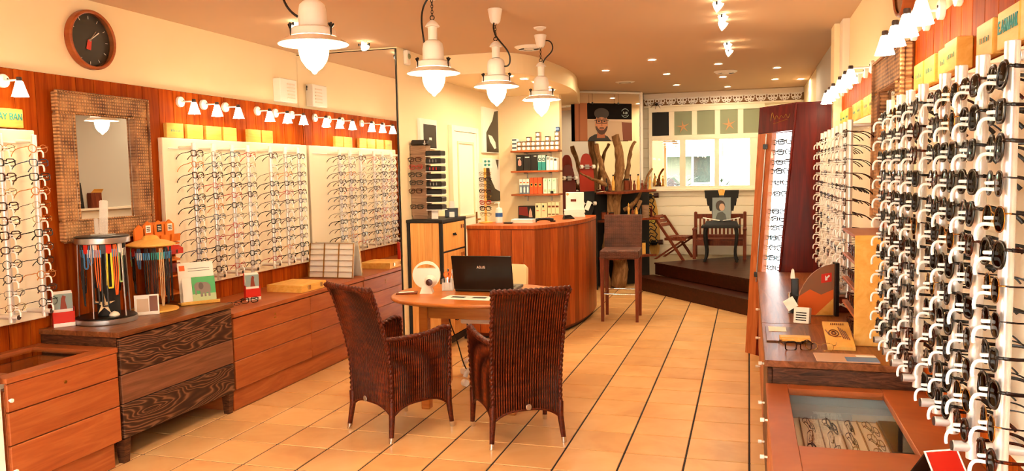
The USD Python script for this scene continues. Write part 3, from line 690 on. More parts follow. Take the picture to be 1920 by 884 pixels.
g = thing("oak_chest", "dark wire-brushed oak chest of three drawers standing on short feet", "chest")
part(g, "carcass", join(box(XL + .041, 3.455, .14, FX - .022, 3.48, .715), box(XL + .041, 4.415, .14, FX - .022, 4.44, .715), box(XL + .041, 3.48, .14, FX - .022, 4.415, .16), box(XL + .041, 3.48, .16, XL + .06, 4.415, .715)), M_oak)
for k, (z0, z1) in enumerate(((.145, .336), (.341, .50), (.505, .708))): part(g, "drawer", box(FX - .021, 3.458, z0, FX, 4.438, z1, .003), (M_flame, wood("plain_oak", [(.2, "#593422"), (.5, "#734832"), (.8, "#895a41")], (2, 1., 14), .45, .1, .6), M_flame)[k])
part(g, "worktop", box(XL + .041, 3.445, .716, FX + .012, 4.45, .745), M_oaktop)
for y0 in (3.46, 4.385):
    for x0 in (XL + .06, FX - .07): part(g, "foot", hull([(x0, y0, .139), (x0 + .06, y0, .139), (x0, y0 + .05, .139), (x0 + .06, y0 + .05, .139), (x0 + .01, y0 + .005, 0), (x0 + .05, y0 + .005, 0), (x0 + .01, y0 + .045, 0), (x0 + .05, y0 + .045, 0)]), M_oak)

g = thing("drawer_cabinet", "long orange wood counter with two columns of drawers running into the mirror", "cabinet")
part(g, "carcass", join(box(XL + .041, 4.455, .15, FX - .022, 4.475, .642), box(XL + .041, 6.29, .15, FX - .022, 6.31, .642), box(XL + .041, 4.475, .15, FX - .022, 6.29, .17), box(XL + .041, 4.475, .17, XL + .06, 6.29, .642)), M_orange)
for a, b in ((4.456, 5.42), (5.424, 6.314)):
    for z0, z1 in ((.150, .342), (.346, .496), (.500, .634)):
        dr = part(g, "drawer", box(FX - .021, a, z0, FX, b, z1, .003), M_orange)
        if z0 > .49: part(dr, "lock", join(xf(lathe([(0, .004), (.008, .004), (.009, 0), (0, 0)], 12), (FX, (a + b) / 2, .585), ry=PI / 2), box(FX + .0005, (a + b) / 2 - .012, .555, FX + .003, (a + b) / 2 + .012, .566, .001)), M_brass)
part(g, "worktop", box(XL + .041, 4.452, .643, FX + .008, 6.316, .672), M_orange)
part(g, "plinth", box(XL + .06, 4.46, 0, FX - .03, 6.312, .149), M_orange)

post = solo("door_post", box(-3.46, 2.60, 0, -3.318, 2.742, CEIL - .002, .004), M_white, "white painted post at the near end of the glass-topped cabinet", "post")

# ---------------------------------------------------------------- on the oak chest
ZC = .746
t = thing("cord_stand", "silver and black revolving stand hung with coloured spectacle cords", "display stand", (-3.646, 3.725, ZC))
part(t, "base", lathe([(0, 0), (.165, 0), (.168, .004), (.168, .028), (.165, .030)], 40), M_alu, 40); part(t, "base_top", lathe([(0, .040), (.155, .040), (.165, .034), (.165, .0305), (0, .0305)], 40), M_black, 40)
part(t, "crown", lathe([(0, .468), (.146, .468), (.149, .472), (.149, .500), (.146, .503), (0, .503)], 40), M_alu, 40); part(t, "crown_top", lathe([(0, .512), (.140, .512), (.148, .507), (.148, .5035), (0, .5035)], 40), M_black, 40)
for k in range(5):
    a = 2.5 + k * 2 * PI / 5; part(t, "rod", cyl((.145 * math.cos(a), .145 * math.sin(a), .04), (.132 * math.cos(a), .132 * math.sin(a), .467), .004, 8), M_alu, 40)
part(t, "inner_drum", cyl((.02, 0, .041), (.02, 0, .467), .062, 20), M_blackm, 40)
def cord(stand, name, label, a, r, ztop, ln, col, kind, group, rg):
    """A spectacle cord or strap hanging from a stand."""
    x, y = stand[0] + r * math.cos(a), stand[1] + r * math.sin(a); tx, ty = -math.sin(a), math.cos(a)
    o = thing(name, label, "spectacle cord", (x, y, 0), a - PI / 2, group)
    if kind == "strap":
        part(o, "strap", join(tube(smoothpath([(-.012, 0, ztop - .05), (-.014, 0, ztop - ln), (0, 0, ztop - ln - .012), (.014, 0, ztop - ln), (.012, 0, ztop - .05)], 18, True), .005, 6, flat=(.5, 1.3))), col, True)
        part(o, "card", box(-.016, -.002, ztop - .055, .016, .002, ztop - .002, .001), rg.choice([M_paper, M_black, M_red]))
    elif kind == "beads":
        part(o, "cord", tube(smoothpath([(-.006, 0, ztop - .004), (-.009, .002, ztop - ln * .5), (0, 0, ztop - ln), (.009, -.002, ztop - ln * .5), (.006, 0, ztop - .004)], 22, True), .0035, 6), col, True)
        part(o, "bead", join(*[(lathe([(0, -.006), (.006, 0), (0, .006)], 8, (.007 * (-1) ** k, 0, ztop - .03 - k * ln / 7))) for k in range(6)]), rg.choice([M_black, M_brass]), True)
    else:
        part(o, "cord", join(*[tube(smoothpath([(dx, 0, ztop - .004), (dx * 1.5, .003, ztop - ln * .6), (dx * .6, -.002, ztop - ln)], 12), .0032, 6) for dx in (-.008, 0, .008)]), col, True)
        part(o, "tag", box(-.020, -.002, ztop - .075, .020, .003, ztop - .03, .002), rg.choice([M_paper, M_teal, simple("tag_blue", "#3f8fc4", .4)]))
rg = random.Random(11)
cols = [("black", M_black), ("orange", simple("cord_orange", "#f0671c", .6)), ("yellow", simple("cord_yellow", "#e8cf2e", .6)), ("blue", simple("cord_blue", "#4a7fb4", .6)), ("green", simple("cord_green", "#a6cf86", .6)), ("red", simple("cord_red", "#c8301c", .6)), ("beige", simple("cord_beige", "#cfa77a", .6))]
plan = [(-2.9, 0, "beads", .3), (-2.55, 0, "beads", .27), (-2.25, 5, "strap", .15), (-1.95, 0, "cords", .36), (-1.65, 3, "strap", .13), (-1.35, 3, "cords", .12), (-1.2, 0, "strap", .34), (-1.05, 1, "cords", .27), (-.8, 0, "strap", .36), (-.55, 2, "strap", .25), (-.25, 1, "cords", .3), (.05, 4, "strap", .22), (.35, 0, "cords", .32), (1.1, 0, "strap", .3), (1.6, 0, "cords", .3), (2.2, 0, "strap", .3), (2.8, 0, "beads", .28)]
for k, (a, c_, kd, ln) in enumerate(plan):
    cord((-3.646, 3.725), "spectacle_cord", f"{cols[c_][0]} {dict(strap='eyewear strap on a card', beads='beaded spectacle cord', cords='bundle of spectacle cords')[kd]} on the silver stand, {ORD[k]} round", a, .118, ZC + .466, ln, cols[c_][1], kd, "cords on the silver stand", rg)
t = thing("starfish", "pale dried starfish propped in the silver stand", "starfish", (-3.60, 3.665, ZC + .112), .3)
st_ = []
for k in range(5):
    a = PI / 2 + k * 2 * PI / 5; st_.append(hull([(.012 * math.cos(a + s), -.006, .012 * math.sin(a + s)) for s in (-1.2, 1.2)] + [(.012 * math.cos(a + s), .006, .012 * math.sin(a + s)) for s in (-1.2, 1.2)] + [(.068 * math.cos(a), 0, .068 * math.sin(a))]))
part(t, "arms", join(*st_), simple("starfish_pale", "#e6cfa5", .9))
solo("white_shell", xf(hull(np.vstack([lathe([(0, .028), (.02, .02), (.03, .006), (.028, 0)], 12)[0], ])), (-3.565, 3.70, ZC + .0405)), simple("shell_white", "#f0e6d2", .6), "small white shell lying in the silver stand's base", "shell", smooth=40)
t = thing("acrylic_holder", "clear acrylic holder with upright block on top of the silver stand", "holder", (-3.646, 3.735, ZC + .5125), .5)
part(t, "foot", box(-.06, -.035, 0, .06, .035, .007, .003), M_acryl); part(t, "back_block", xf(box(-.02, -.012, .007, .025, .012, .205, .01), ry=.05), M_acryl, 40); part(t, "front_block", box(-.045, -.012, .0072, -.022, .012, .10, .006), M_acryl, 40)

t = thing("cord_stand", "light wooden mushroom-shaped stand hung with black cords and tags", "display stand", (-3.634, 4.10, ZC))
part(t, "base", lathe([(0, 0), (.143, 0), (.147, .004), (.145, .012), (.10, .022), (0, .024)], 36), M_light, 40); part(t, "stem", lathe([(.026, .0245), (.024, .20), (.026, .405)], 16), M_teak, 40)
part(t, "crown", lathe([(0, .412), (.13, .412), (.146, .420), (.146, .428), (.10, .446), (.055, .456), (.04, .478), (.02, .484), (0, .485)], 36), M_light, 40)
plan = [(-2.9, 0, "cords", .3), (-2.4, 4, "cords", .12), (-1.95, 0, "strap", .2), (-1.5, 3, "cords", .13), (-1.1, 0, "cords", .34), (-.7, 0, "cords", .36), (-.35, 6, "cords", .37), (0, 0, "cords", .36), (.4, 0, "cords", .35), (.9, 0, "beads", .36), (1.5, 0, "cords", .33), (2.3, 0, "cords", .34)]
for k, (a, c_, kd, ln) in enumerate(plan): cord((-3.634, 4.10), "spectacle_cord", f"{cols[c_][0]} {dict(strap='eyewear strap on a card', beads='beaded spectacle cord', cords='bundle of spectacle cords')[kd]} on the wooden stand, {ORD[k]} round", a, .115, ZC + .409, ln, cols[c_][1], kd, "cords on the wooden stand", rg)

t = thing("case_display", "orange wooden tower of sloping pockets with glasses cases", "display stand", (-3.72, 4.285, ZC), 0)
M_case = wood("case_wood", [(.2, "#c9631c"), (.5, "#dd7726"), (.8, "#e98c3a")], (5, 5, 1), .45, .1)
part(t, "back", box(-.09, -.04, 0, -.075, .15, .55), M_case)
for z in (.07, .19, .30, .41): part(t, "shelf", xf(box(-.074, -.04, -.006, .03, .15, .006), (0, 0, z), ry=.25), M_case)
part(t, "side_panel", hull([(-.075, .151, 0), (.03, .151, 0), (-.075, .151, .55), (-.04, .151, .50), (-.075, .158, 0), (.03, .158, 0), (-.075, .158, .55), (-.04, .158, .50)]), M_case)
for k, (yy, cm, wrd) in enumerate(((-.17, None, "blank, beside the acrylic holder"), (-.095, M_paper, "with a white label, first over the wooden stand"), (.005, M_black, "with a black label, middle of the row"), (.105, M_paper, "with a white label, farthest of the row"))):
    o = thing("case_pocket", f"orange wooden gabled glasses pocket {wrd}", "glasses holder", (-3.74, 4.285 + yy, ZC + (.42 if k else .40)))
    part(o, "back_board", prism([(-.042, 0), (.042, 0), (.042, .115), (0, .145), (-.042, .115)], .012, "yz"), M_case)
    part(o, "pocket", hull([(.013, -.042, 0), (.013, .042, 0), (.055, -.042, .0), (.055, .042, .0), (.013, -.042, .045), (.013, .042, .045), (.062, -.042, .05), (.062, .042, .05)]), M_case)
    if cm is not None: part(o, "label_card", box(.0125, -.022, .07, .0145, .022, .118, .0005), cm); part(o, "label_print", join(*[box(.0147, -.015, .08 + q * .011, .0152, .015, .085 + q * .011, .0002) for q in range(3)]), M_paper if cm is M_black else M_ink)
for nm, z, mm, l in (("glasses_case", .335, simple("leather_red", "#c02612", .45), "bright red leather glasses case with a silver clasp"), ("glasses_case", .215, simple("leather_dark", "#6e160c", .45), "dark red leather glasses case on the lower pocket")):
    o = thing(nm, l, "glasses case", (-3.70, 4.37, ZC + z), 0)
    part(o, "body", hull([(x, y, zz) for x in (-.03, .03) for y in (-.07, .07) for zz in (0, .035)] + [(0, -.06, .055), (0, .06, .055)]), mm, 40); part(o, "flap", hull([(.031, -.065, .03), (.031, .065, .03), (.034, -.03, .010), (.034, .03, .010), (.0335, -.065, .031), (.0335, .065, .031), (.003, -.06, .057), (.003, .06, .057), (0, -.06, .055), (0, .06, .055)]), mm, 40)
    part(o, "clasp", box(.035, -.006, .006, .039, .006, .03, .001), M_chrome)

t = thing("leaflet_holder", "wooden card holder with white backboard at the far end of the oak chest", "card holder", (-3.53, 4.40, ZC), -.66 + PI / 2 + .0)
part(t, "tray", join(box(-.125, -.045, 0, .125, .05, .008), box(-.125, -.045, .008, .125, -.038, .022)), M_light)
part(t, "backboard", xf(box(-.115, 0, 0, .115, .004, .27, .001), (0, .012, .009), rx=-.22), M_paper)
part(t, "logo", xf(box(-.105, -.0015, .215, -.07, -.0002, .25, .0003), (0, .012, .009), rx=-.22), M_orangec); part(t, "print", xf(join(*[box(-.05 + .0 * q, -.0012, .225 - q * .016, .09, -.0002, .229 - q * .016, .0002) for q in range(2)]), (0, .012, .009), rx=-.22), M_grey)
for k in range(6): solo("postcard", xf(box(-.075, 0, 0, .075, .0016, .17, .0004), (-3.53, 4.40, ZC + .0095), rz=-.66 + PI / 2, rx=-.20) if 0 else xf(xf(box(-.105 + k * .008, -.030 + k * .0045, 0, .02 + k * .012, -.0285 + k * .0045, .165, .0004), rx=-.20), (-3.53, 4.40, ZC + .0095), rz=-.66 + PI / 2), (M_paper, M_paper, M_grey, M_paper, M_grey, M_paper)[k], f"postcard standing in the wooden card holder, {ORD[k]} behind the elephant card", "postcard", "postcards in the wooden card holder")
o = thing("elephant_postcard", "green postcard with a grey elephant in front of the card holder", "postcard", (-3.53, 4.40, ZC + .0095), -.66 + PI / 2, rx=-.22)
part(o, "card", box(-.045, -.036, 0, .105, -.034, .165, .0004), simple("card_green", "#4fae6a", .5)); part(o, "sky_patch", box(-.045, -.0365, .0, .105, -.0362, .05, .0001), simple("card_grass", "#b9c99a", .6))
el = union_all([Point(.035, .09).buffer(.038), affinity.scale(Point(-.005, .10).buffer(.026), 1, 1.1), affinity.translate(affinity.scale(Point(0, 0).buffer(.022), .7, 1.2), .012, .105), sbox(-.028, .045, -.018, .095), sbox(.005, .03, .02, .08), sbox(.03, .03, .042, .07), sbox(.055, .03, .068, .08), Polygon([(.07, .10), (.076, .06), (.073, .06), (.066, .1)])])
part(o, "elephant", prism(el, .0006, "xz", -.0372), simple("elephant_grey", "#8d7f78", .8)); part(o, "ear", prism(affinity.translate(affinity.scale(Point(0, 0).buffer(.02), .8, 1.15), .012, .102), .0003, "xz", -.0376), simple("elephant_ear", "#6d5f5a", .8))

o = thing("photo_card", "small white card with two photographs between the two cord stands", "card", (-3.56, 3.955, ZC), .75, rx=-.25)
part(o, "card", box(-.07, 0, 0, .07, .003, .125, .0006), M_paper)
part(o, "photograph", box(-.055, -.001, .02, .01, -.0002, .10, .0002), simple("photo_beige", "#cbb096", .5)); part(o, "photograph", box(.016, -.001, .02, .062, -.0002, .115, .0002), simple("photo_dark", "#7c4a38", .5))
def leaflet_box(label, loc, rz, sc=1.):
    t = thing("leaflet_box", label, "leaflet holder", loc, rz)
    B = lambda *a: box(*[q * sc for q in a], c=.0006)
    part(t, "red_front", B(-.055, -.05, 0, .055, -.047, .085), M_red); part(t, "side_panel", B(-.055, -.047, 0, -.052, 0, .11), M_red); part(t, "side_panel", B(.052, -.047, 0, .055, 0, .11), M_red); part(t, "back_panel", B(-.055, .0, 0, .055, .003, .20), M_red)
    part(t, "white_strip", B(-.055, -.0512, .0, .055, -.0502, .022), M_paper)
    for k in range(4):
        l = part(t, "leaflet", B(-.050, -.03 + k * .008, .002, .050, -.0285 + k * .008, .19 + k * .004), M_paper)
    part(l, "picture", B(-.049, -.0315, .10, .049, -.0303, .188), simple("leaflet_photo", "#8fa6a4", .5)); part(l, "figure", prism([(-.015 * sc, .10 * sc), (.02 * sc, .10 * sc), (.012 * sc, .15 * sc), (.016 * sc, .172 * sc), (0, .18 * sc), (-.008 * sc, .16 * sc)], .001, "xz", -.0335 * sc), simple("leaflet_figure", "#8e3a24", .5))
leaflet_box("red leaflet holder at the wall end of the oak chest, left of the silver stand".replace("left of", "behind"), (-3.80, 3.56, ZC), .95, 1.0)
leaflet_box("red leaflet holder beside the orange wooden box on the long counter", (-3.56, 5.02, .673), .9, 1.0)

# ---------------------------------------------------------------- on the long counter
t = thing("wooden_box", "flat yellow wooden case with two metal clasps on the long counter", "box", (0, 0, .673))
bx = [(-3.667, 5.375), (-3.345, 5.365), (-3.335, 5.715), (-3.66, 5.73)]
part(t, "base", prism(bx, .034), M_light); part(t, "lid", prism(bx, .022, at=.0345), M_light)
for yy in (5.46, 5.63): part(t, "clasp", box(-3.342 + (yy - 5.365) * .03, yy - .012, .018, -3.331 + (yy - 5.365) * .03, yy + .012, .05, .001), M_chrome)
t = thing("divided_tray", "white tray with a grid of dark lines leaning against the corner mirror", "tray", (-3.585, 6.235, .674), rx=-.16)
part(t, "back", box(-.22, .0, 0, .22, .006, .31, .001), M_white)
for k in range(4): part(t, "divider", box(-.22 + k * .1457, -.022, 0, -.2175 + k * .1457, -.0002, .31, .0005), M_brass)
for k in range(7): part(t, "divider", box(-.217, -.018, k * .0508, .217, -.0004, k * .0508 + .003, .0005), M_brass)
copy(FOLDED[0][1], "eyeglasses", "folded black eyeglasses lying on the counter before the red leaflet holder", "eyeglasses", (-3.47, 4.87, .693), .9, None)
copy(FOLDED[3][1], "eyeglasses", "folded slim steel eyeglasses lying beside the black pair on the counter", "eyeglasses", (-3.50, 4.72, .690), 1.3, None)
# ================================================================ two woven armchairs
def ribbed(P, us, vs, ribs, amp):
    g = np.array([[P(u, v) for u in us] for v in vs])
    du, dv = np.gradient(g, axis=1), np.gradient(g, axis=0)
    n = np.cross(du, dv); n /= np.linalg.norm(n, axis=-1, keepdims=True) + 1e-9
    return g + n * (amp * np.cos(np.linspace(0, ribs * 2 * PI, len(us))))[None, :, None]
def armchair(label, loc, rz):
    t = thing("wicker_armchair", label, "chair", loc, rz)
    yb = lambda z: -.135 * max(0, (z - .40) / .53) ** 1.45 - .012 * max(0, (z - .85) / .08) ** 2
    hw = lambda z: .203 + .012 * max(0, (z - .3) / .6) + .012 * max(0, (z - .84) / .09) ** 2
    def B(u, v):
        zb = .212 - .065 * abs(u) ** 3; z = zb + v * (.925 - zb); return (u * hw(z), yb(z) - .022 * (1 - u * u) * min(1, z / .5), z)
    part(t, "back_panel", shell(ribbed(B, np.linspace(-1, 1, 161), np.linspace(0, 1, 26), 29, .003), .007), M_wickx, True)
    arm = lambda y: .617 + .03 * (y / .42) ** 2 - .012 * math.sin(PI * y / .42)
    for s in (-1, 1):
        def S(u, v):
            y = .0 + u * .415; zb = .212 - .065 * abs(2 * u - 1) ** 3; z = zb + v * (arm(y) - zb)
            return (s * (.205 + .028 * u + .018 * u * v), y + yb(z) * (1 - u), z)
        g = ribbed(S, np.linspace(0, 1, 121), np.linspace(0, 1, 18), 30, .0022)
        part(t, "side_panel", shell(g if s > 0 else g[:, ::-1], .007), M_wicky, True)
        part(t, "side_braid", tube(smoothpath([(s * hw(z), yb(z) - .001, z) for z in (.15, .3, .45, .6, .75, .88, .925)], 110), .0125, 8, twist=(.28, 34)), M_wicker, True)
        part(t, "arm_braid", tube(smoothpath([S(u, 1.0) for u in (0, .25, .5, .75, .93)] + [(s * .250, .418, arm(.4) - .02)], 60), .016, 8, twist=(.25, 30)), M_wicker, True)
        part(t, "front_braid", tube(smoothpath([(s * .250, .42, arm(.41) - .03), (s * .243, .418, .45), (s * .234, .416, .14)], 60), .0125, 8, twist=(.28, 34)), M_wicker, True)
        for (x0, y0, x1, y1) in ((s * .203, .0, s * .215, -.018), (s * .233, .415, s * .236, .432)):
            l = part(t, "leg", tube([(x0, y0, .24), (x0, y0, .16), (x1, y1, .034)], [.020, .019, .0145], 12), M_wicker, True)
            part(l, "metal_foot", tube([(x1, y1, .0335), (x1 + (x1 - x0) * .2, y1 + (y1 - y0) * .2, 0)], [.0165, .0150], 12), M_chrome, 40)
        part(t, "bottom_edge", tube([S(u, 0) for u in np.linspace(0, 1, 24)], .008, 6), M_wicker, True)
    part(t, "top_braid", tube([B(u, 1) for u in np.linspace(-1, 1, 80)], .0155, 8, twist=(.28, 34)), M_wicker, True)
    part(t, "bottom_edge", tube([B(u, 0) for u in np.linspace(-1, 1, 30)], .008, 6), M_wicker, True)
    part(t, "seat", box(-.212, .012, .40, .212, .408, .435, .015), M_wicker); part(t, "front_apron", box(-.225, .409, .28, .225, .421, .43, .004), M_wicker)
    part(t, "maker_plate", xf(lathe([(0, .002), (.016, .0015), (.018, 0), (0, 0)], 16), (0, -.0475, .236), rx=PI / 2), M_alu)
armchair("brown woven wicker armchair turned towards the laptop, seen from its side", (-2.19, 4.235, 0), math.radians(62) - PI / 2)
armchair("brown woven wicker armchair showing its back, in front of the laptop", (-1.225, 4.285, 0), math.radians(121) - PI / 2)

# ================================================================ the consulting table
TX, TY, TZ = -1.84, 5.21, .735
t = thing("round_table", "oval light orange wooden table with straight legs under the laptop", "table", (TX, TY, 0))
a = np.linspace(0, 2 * PI, 72, endpoint=False); q = 2.35
oval = np.stack([.59 * np.sign(np.cos(a)) * abs(np.cos(a)) ** (2 / q), .49 * np.sign(np.sin(a)) * abs(np.sin(a)) ** (2 / q)], 1)
part(t, "tabletop", prism(oval, .028, at=TZ - .028), M_desk); part(t, "edge_band", tube(np.c_[oval * 1.0, np.full(72, TZ - .014)], .0135, 8, closed=True), M_desk, True)
for x, y in ((-.24, -.385), (.36, -.385), (-.36, .30), (.36, .36)): part(t, "leg", box(x - .03, y - .03, 0, x + .03, y + .03, TZ - .029, .004), M_desk)
for b in (box(-.209, -.40, TZ - .115, .329, -.378, TZ - .029), box(-.325, .29, TZ - .115, .329, .312, TZ - .029), hull([(x + d, y, z) for x, y in ((-.25, -.354), (-.35, .268)) for d in (-.011, .011) for z in (TZ - .115, TZ - .029)]), box(.352, -.354, TZ - .115, .374, .329, TZ - .029)): part(t, "apron", b, M_desk)

t = thing("laptop", "black laptop seen from behind with a silver maker mark on its lid", "laptop", (-1.80, 5.26, TZ + .001), .03)
part(t, "base", box(-.220, -.01, .003, .220, .265, .024, .006), M_black); part(t, "lid", xf(box(-.220, -.012, 0, .220, 0, .250, .006), (0, -.012, .022), rx=.22), simple("laptop_lid", "#0a0a0b", .25, spec=.4))
v, f = words("ASUS", .017, .0008, True); part(t, "lettering", xf((v + [-.005, -.0122, .16], f), (0, -.012, .022), rx=.22), M_chrome)
part(t, "keyboard", box(-.19, .05, .0242, .19, .16, .027, .001), M_blackm)

t = thing("lens_warmer", "round white device with a crescent handle standing on the table", "device", (-2.20, 5.16, TZ + .001), .25)
ringp = Point(0, .128).buffer(.098, 24).difference(affinity.scale(Point(0, .172).buffer(.068, 24), 1, .50).difference(sbox(-.2, 0, .2, .176)))
part(t, "body", prism(ringp, .035, "xz", -.017), M_white, 40); part(t, "foot", hull([(-.045, -.06, 0), (.045, -.06, 0), (-.045, .05, 0), (.045, .05, 0), (-.03, -.02, .05), (.03, -.02, .05), (-.03, .018, .05), (.03, .018, .05)]), M_white)
part(t, "front_knob", xf(lathe([(0, .07), (.022, .066), (.035, .03), (.045, 0), (0, 0)], 24), (.03, -.018, .085), rx=PI / 2), M_white, 40); part(t, "dark_lens", xf(lathe([(0, .004), (.022, .003), (.024, 0), (0, 0)], 20), (.03, -.0885, .085), rx=PI / 2), simple("lens_brown", "#4c1a10", .2), 40)
t = thing("pencil_holder", "clear acrylic pencil holder on the table beside the laptop", "pencil holder", (-2.09, 5.29, TZ + .001), .2)
for b in (box(-.04, -.03, 0, .04, .03, .005), box(-.04, -.03, .0051, -.037, .03, .085), box(.037, -.03, .0051, .04, .03, .085), box(-.0369, -.03, .0051, .0369, -.027, .06), box(-.0369, .027, .0051, .0369, .03, .085)): part(t, "wall", b, M_acryl)
for k, (x, y, dx, dy, mm, l) in enumerate(((-.025, 0, -.01, .01, M_black, "black pen"), (-.01, .01, 0, .02, M_chrome, "steel pen"), (.0, -.01, .02, 0, cols[1][1], "orange pen"), (.012, .008, -.01, .0, M_black, "dark pencil"), (.022, -.008, .012, .01, simple("pen_white", "#eeeeee", .4), "white pen"))):
    o = thing("pen", f"{l} standing in the clear pencil holder", "pen", (-2.09 + x, 5.29 + y, TZ + .0065)); part(o, "barrel", cyl((0, 0, 0), (dx, dy, .135), .0042, 8), mm, 40); part(o, "cap", cyl((dx, dy, .1352), (dx * 1.12, dy * 1.12, .15), .0048, 8), mm, 40)
o = thing("scissors", "orange-handled scissors standing in the clear pencil holder", "scissors", (-2.085, 5.275, TZ + .007), .3)
part(o, "blade", hull([(-.006, 0, 0), (.006, 0, 0), (-.004, .002, 0), (.004, .002, .0), (-.008, 0, .09), (.008, 0, .09), (0, .002, .09)]), M_chrome)
for s in (-1, 1): part(o, "handle", tube([(s * .013 + .013 * math.cos(a_), .001, .112 + .02 * math.sin(a_)) for a_ in np.linspace(0, 2 * PI, 16, endpoint=False)], .004, 6, closed=True), M_orangec, True)
t = thing("leather_wallet", "brown leather folder with a white slip lying at the table's end", "folder", (-2.33, 5.10, TZ + .001), .35)
part(t, "cover", box(-.075, -.05, 0, .075, .05, .010, .003), M_teak); part(t, "slip", xf(box(-.06, -.03, .0105, .05, .015, .012, .0005), rz=.3), M_paper)
t = thing("paper_sheet", "white sheet with two dark printed pictures in front of the laptop", "paper", (-1.80, 4.98, TZ + .001), -.03)
part(t, "sheet", box(-.19, -.085, 0, .19, .085, .0015, .0004), M_paper)
for x in (-.10, .055): part(t, "printed_picture", box(x - .05, -.015, .0016, x + .05, .035, .0019, .0001), M_ink)
solo("table_cable", tube(smoothpath([(-2.14, 5.40, .60), (-2.13, 5.40, .5), (-2.08, 5.42, .33), (-2.05, 5.52, .1), (-2.0, 5.62, .006)], 30), .005, 6), M_black, "black cable hanging under the table beside its rear leg", "cable", smooth=True)

t = thing("office_chair", "white swivel chair with cream seat cushion behind the laptop", "chair", (-1.85, 5.66, 0), .08)
part(t, "seat_shell", box(-.22, -.22, .465, .22, .22, .505, .02), M_white); part(t, "cushion", xf(lathe([(0, 0), (.19, 0), (.205, .012), (.20, .03), (.15, .04), (0, .043)], 32), (0, -.01, .506)), simple("cushion_cream", "#e8d9b0", .8), 40)
part(t, "backrest", shell(np.array([[(x, .21 + .05 * (abs(x) / .21) ** 2 * -1 + (z - .5) * .15, z if abs(x) < .19 or z < .83 else z - .02) for x in np.linspace(-.21, .21, 15)] for z in np.linspace(.54, .86, 10)]), .03), simple("chair_back_cream", "#efe3b4", .6), 40)
part(t, "back_bar", tube([(0, .12, .43), (0, .24, .45), (0, .25, .70)], .018, 8), M_white, 40)
part(t, "gas_stem", cyl((0, 0, .10), (0, 0, .464), .022, 14), M_whitem, 40)
for k in range(5):
    a_ = -2.22 + k * 2 * PI / 5; x, y = .31 * math.cos(a_), .31 * math.sin(a_)
    b = part(t, "base_arm", tube(smoothpath([(0, 0, .12), (x * .6, y * .6, .115), (x * .95, y * .95, .10), (x, y, .068)], 12), [.022] * 6 + [.018] * 6, 8), M_whitem, True)
    part(b, "castor", cyl((x - .02 * math.sin(a_), y + .02 * math.cos(a_), .026), (x + .02 * math.sin(a_), y - .02 * math.cos(a_), .026), .026, 14), M_white, 40)
for s in (-1, 1): part(t, "armrest", tube(smoothpath([(s * .225, .0, .44), (s * .25, 0, .46), (s * .25, 0, .60)], 10), .010, 8), M_whitem, True)

# ================================================================ pine cabinet and reception counter
t = thing("pine_cabinet", "tall pine cabinet with black metal frame and drawers beside the reception counter", "cabinet")
x0, x1, y0, y1, zt = -2.915, -2.58, 6.42, 7.03, 1.18
part(t, "carcass", box(x0 + .012, y0 + .012, .10, x1 - .02, y1 - .005, zt - .03), M_pine)
for k in range(4):
    a_, b_ = x0 + .03 + k * (x1 - x0 - .06) / 4, x0 + .03 + (k + 1) * (x1 - x0 - .06) / 4; part(t, "board", box(a_ + .0005, y0 + .004, .10, b_ - .0005, y0 + .0115, zt - .03, .001), M_pine)
for x, y in ((x0, y0), (x1 - .03, y0), (x1 - .03, y1 - .03), (x0, y1 - .03)): part(t, "frame_post", box(x, y, 0, x + .03, y + .03, zt - .028), M_blackm)
part(t, "frame_top", box(x0 - .004, y0 - .004, zt - .0275, x1 + .004, y1, zt), M_blackm); part(t, "frame_base", box(x1 - .03, y0 + .031, .04, x1 - .001, y1 - .031, .098), M_blackm)
for k in range(4):
    z0 = .108 + k * .262; dr = part(t, "drawer", box(x1 - .019, y0 + .035, z0, x1 - .002, y1 - .035, z0 + .248, .003), M_pine)
    part(dr, "pull", join(box(x1 - .0015, 6.69, z0 + .13, x1 + .003, 6.76, z0 + .15, .001), tube([(x1 + .003, 6.70, z0 + .14), (x1 + .014, 6.705, z0 + .13), (x1 + .014, 6.745, z0 + .13), (x1 + .003, 6.75, z0 + .14)], .004, 6)), M_blackm)
    for yy in (6.90, 6.95): part(dr, "tag", box(x1 - .0015, yy, z0 + .18, x1 + .0005, yy + .025, z0 + .215, .0004), M_teak)
    part(t, "frame_rail", box(x1 - .028, y0 + .031, z0 + .2485, x1 - .001, y1 - .031, z0 + .2615), M_blackm)

path_ = smoothpath([(-1.905, 7.03), (-1.83, 7.19), (-1.735, 7.46), (-1.655, 7.87), (-1.625, 8.38), (-1.66, 8.80)], 60)
t = thing("reception_counter", "tall curved reception counter clad in upright reddish wood planks", "counter")
pts = [np.array([-2.575 + k * .112, 7.05 - k * .0035]) for k in range(6)] + [np.array([-1.905, 7.03])]
L_ = np.r_[0, np.cumsum(np.linalg.norm(np.diff(path_, axis=0), axis=1))]; nseg = 15
pts += [np.array([np.interp(L_[-1] * k / nseg, L_, path_[:, i]) for i in (0, 1)]) for k in range(1, nseg + 1)]
for a_, b_ in zip(pts[:-1], pts[1:]):
    dv = (b_ - a_) / np.linalg.norm(b_ - a_); nv = np.array([-dv[1], dv[0]])     # inwards
    g_ = dv * .0012; q = [a_ + g_, b_ - g_, b_ - g_ + nv * .018, a_ + g_ + nv * .018]
    part(t, "plank", prism(q, 1.0, at=.055), M_counter)
outer = [tuple(p_) for p_ in pts]
inner = [(-2.1, 8.80), (-2.12, 8.3), (-2.16, 7.9), (-2.25, 7.6), (-2.575, 7.58)]
back_ = Polygon(outer + inner)
part(t, "core", prism(back_.buffer(-.03), 1.03, at=.02), M_teak); part(t, "kick", prism(back_.buffer(-.035), .05, at=.0), M_blackm)
part(t, "countertop", prism(back_.buffer(.006, join_style=2), .032, at=1.056), M_counter)
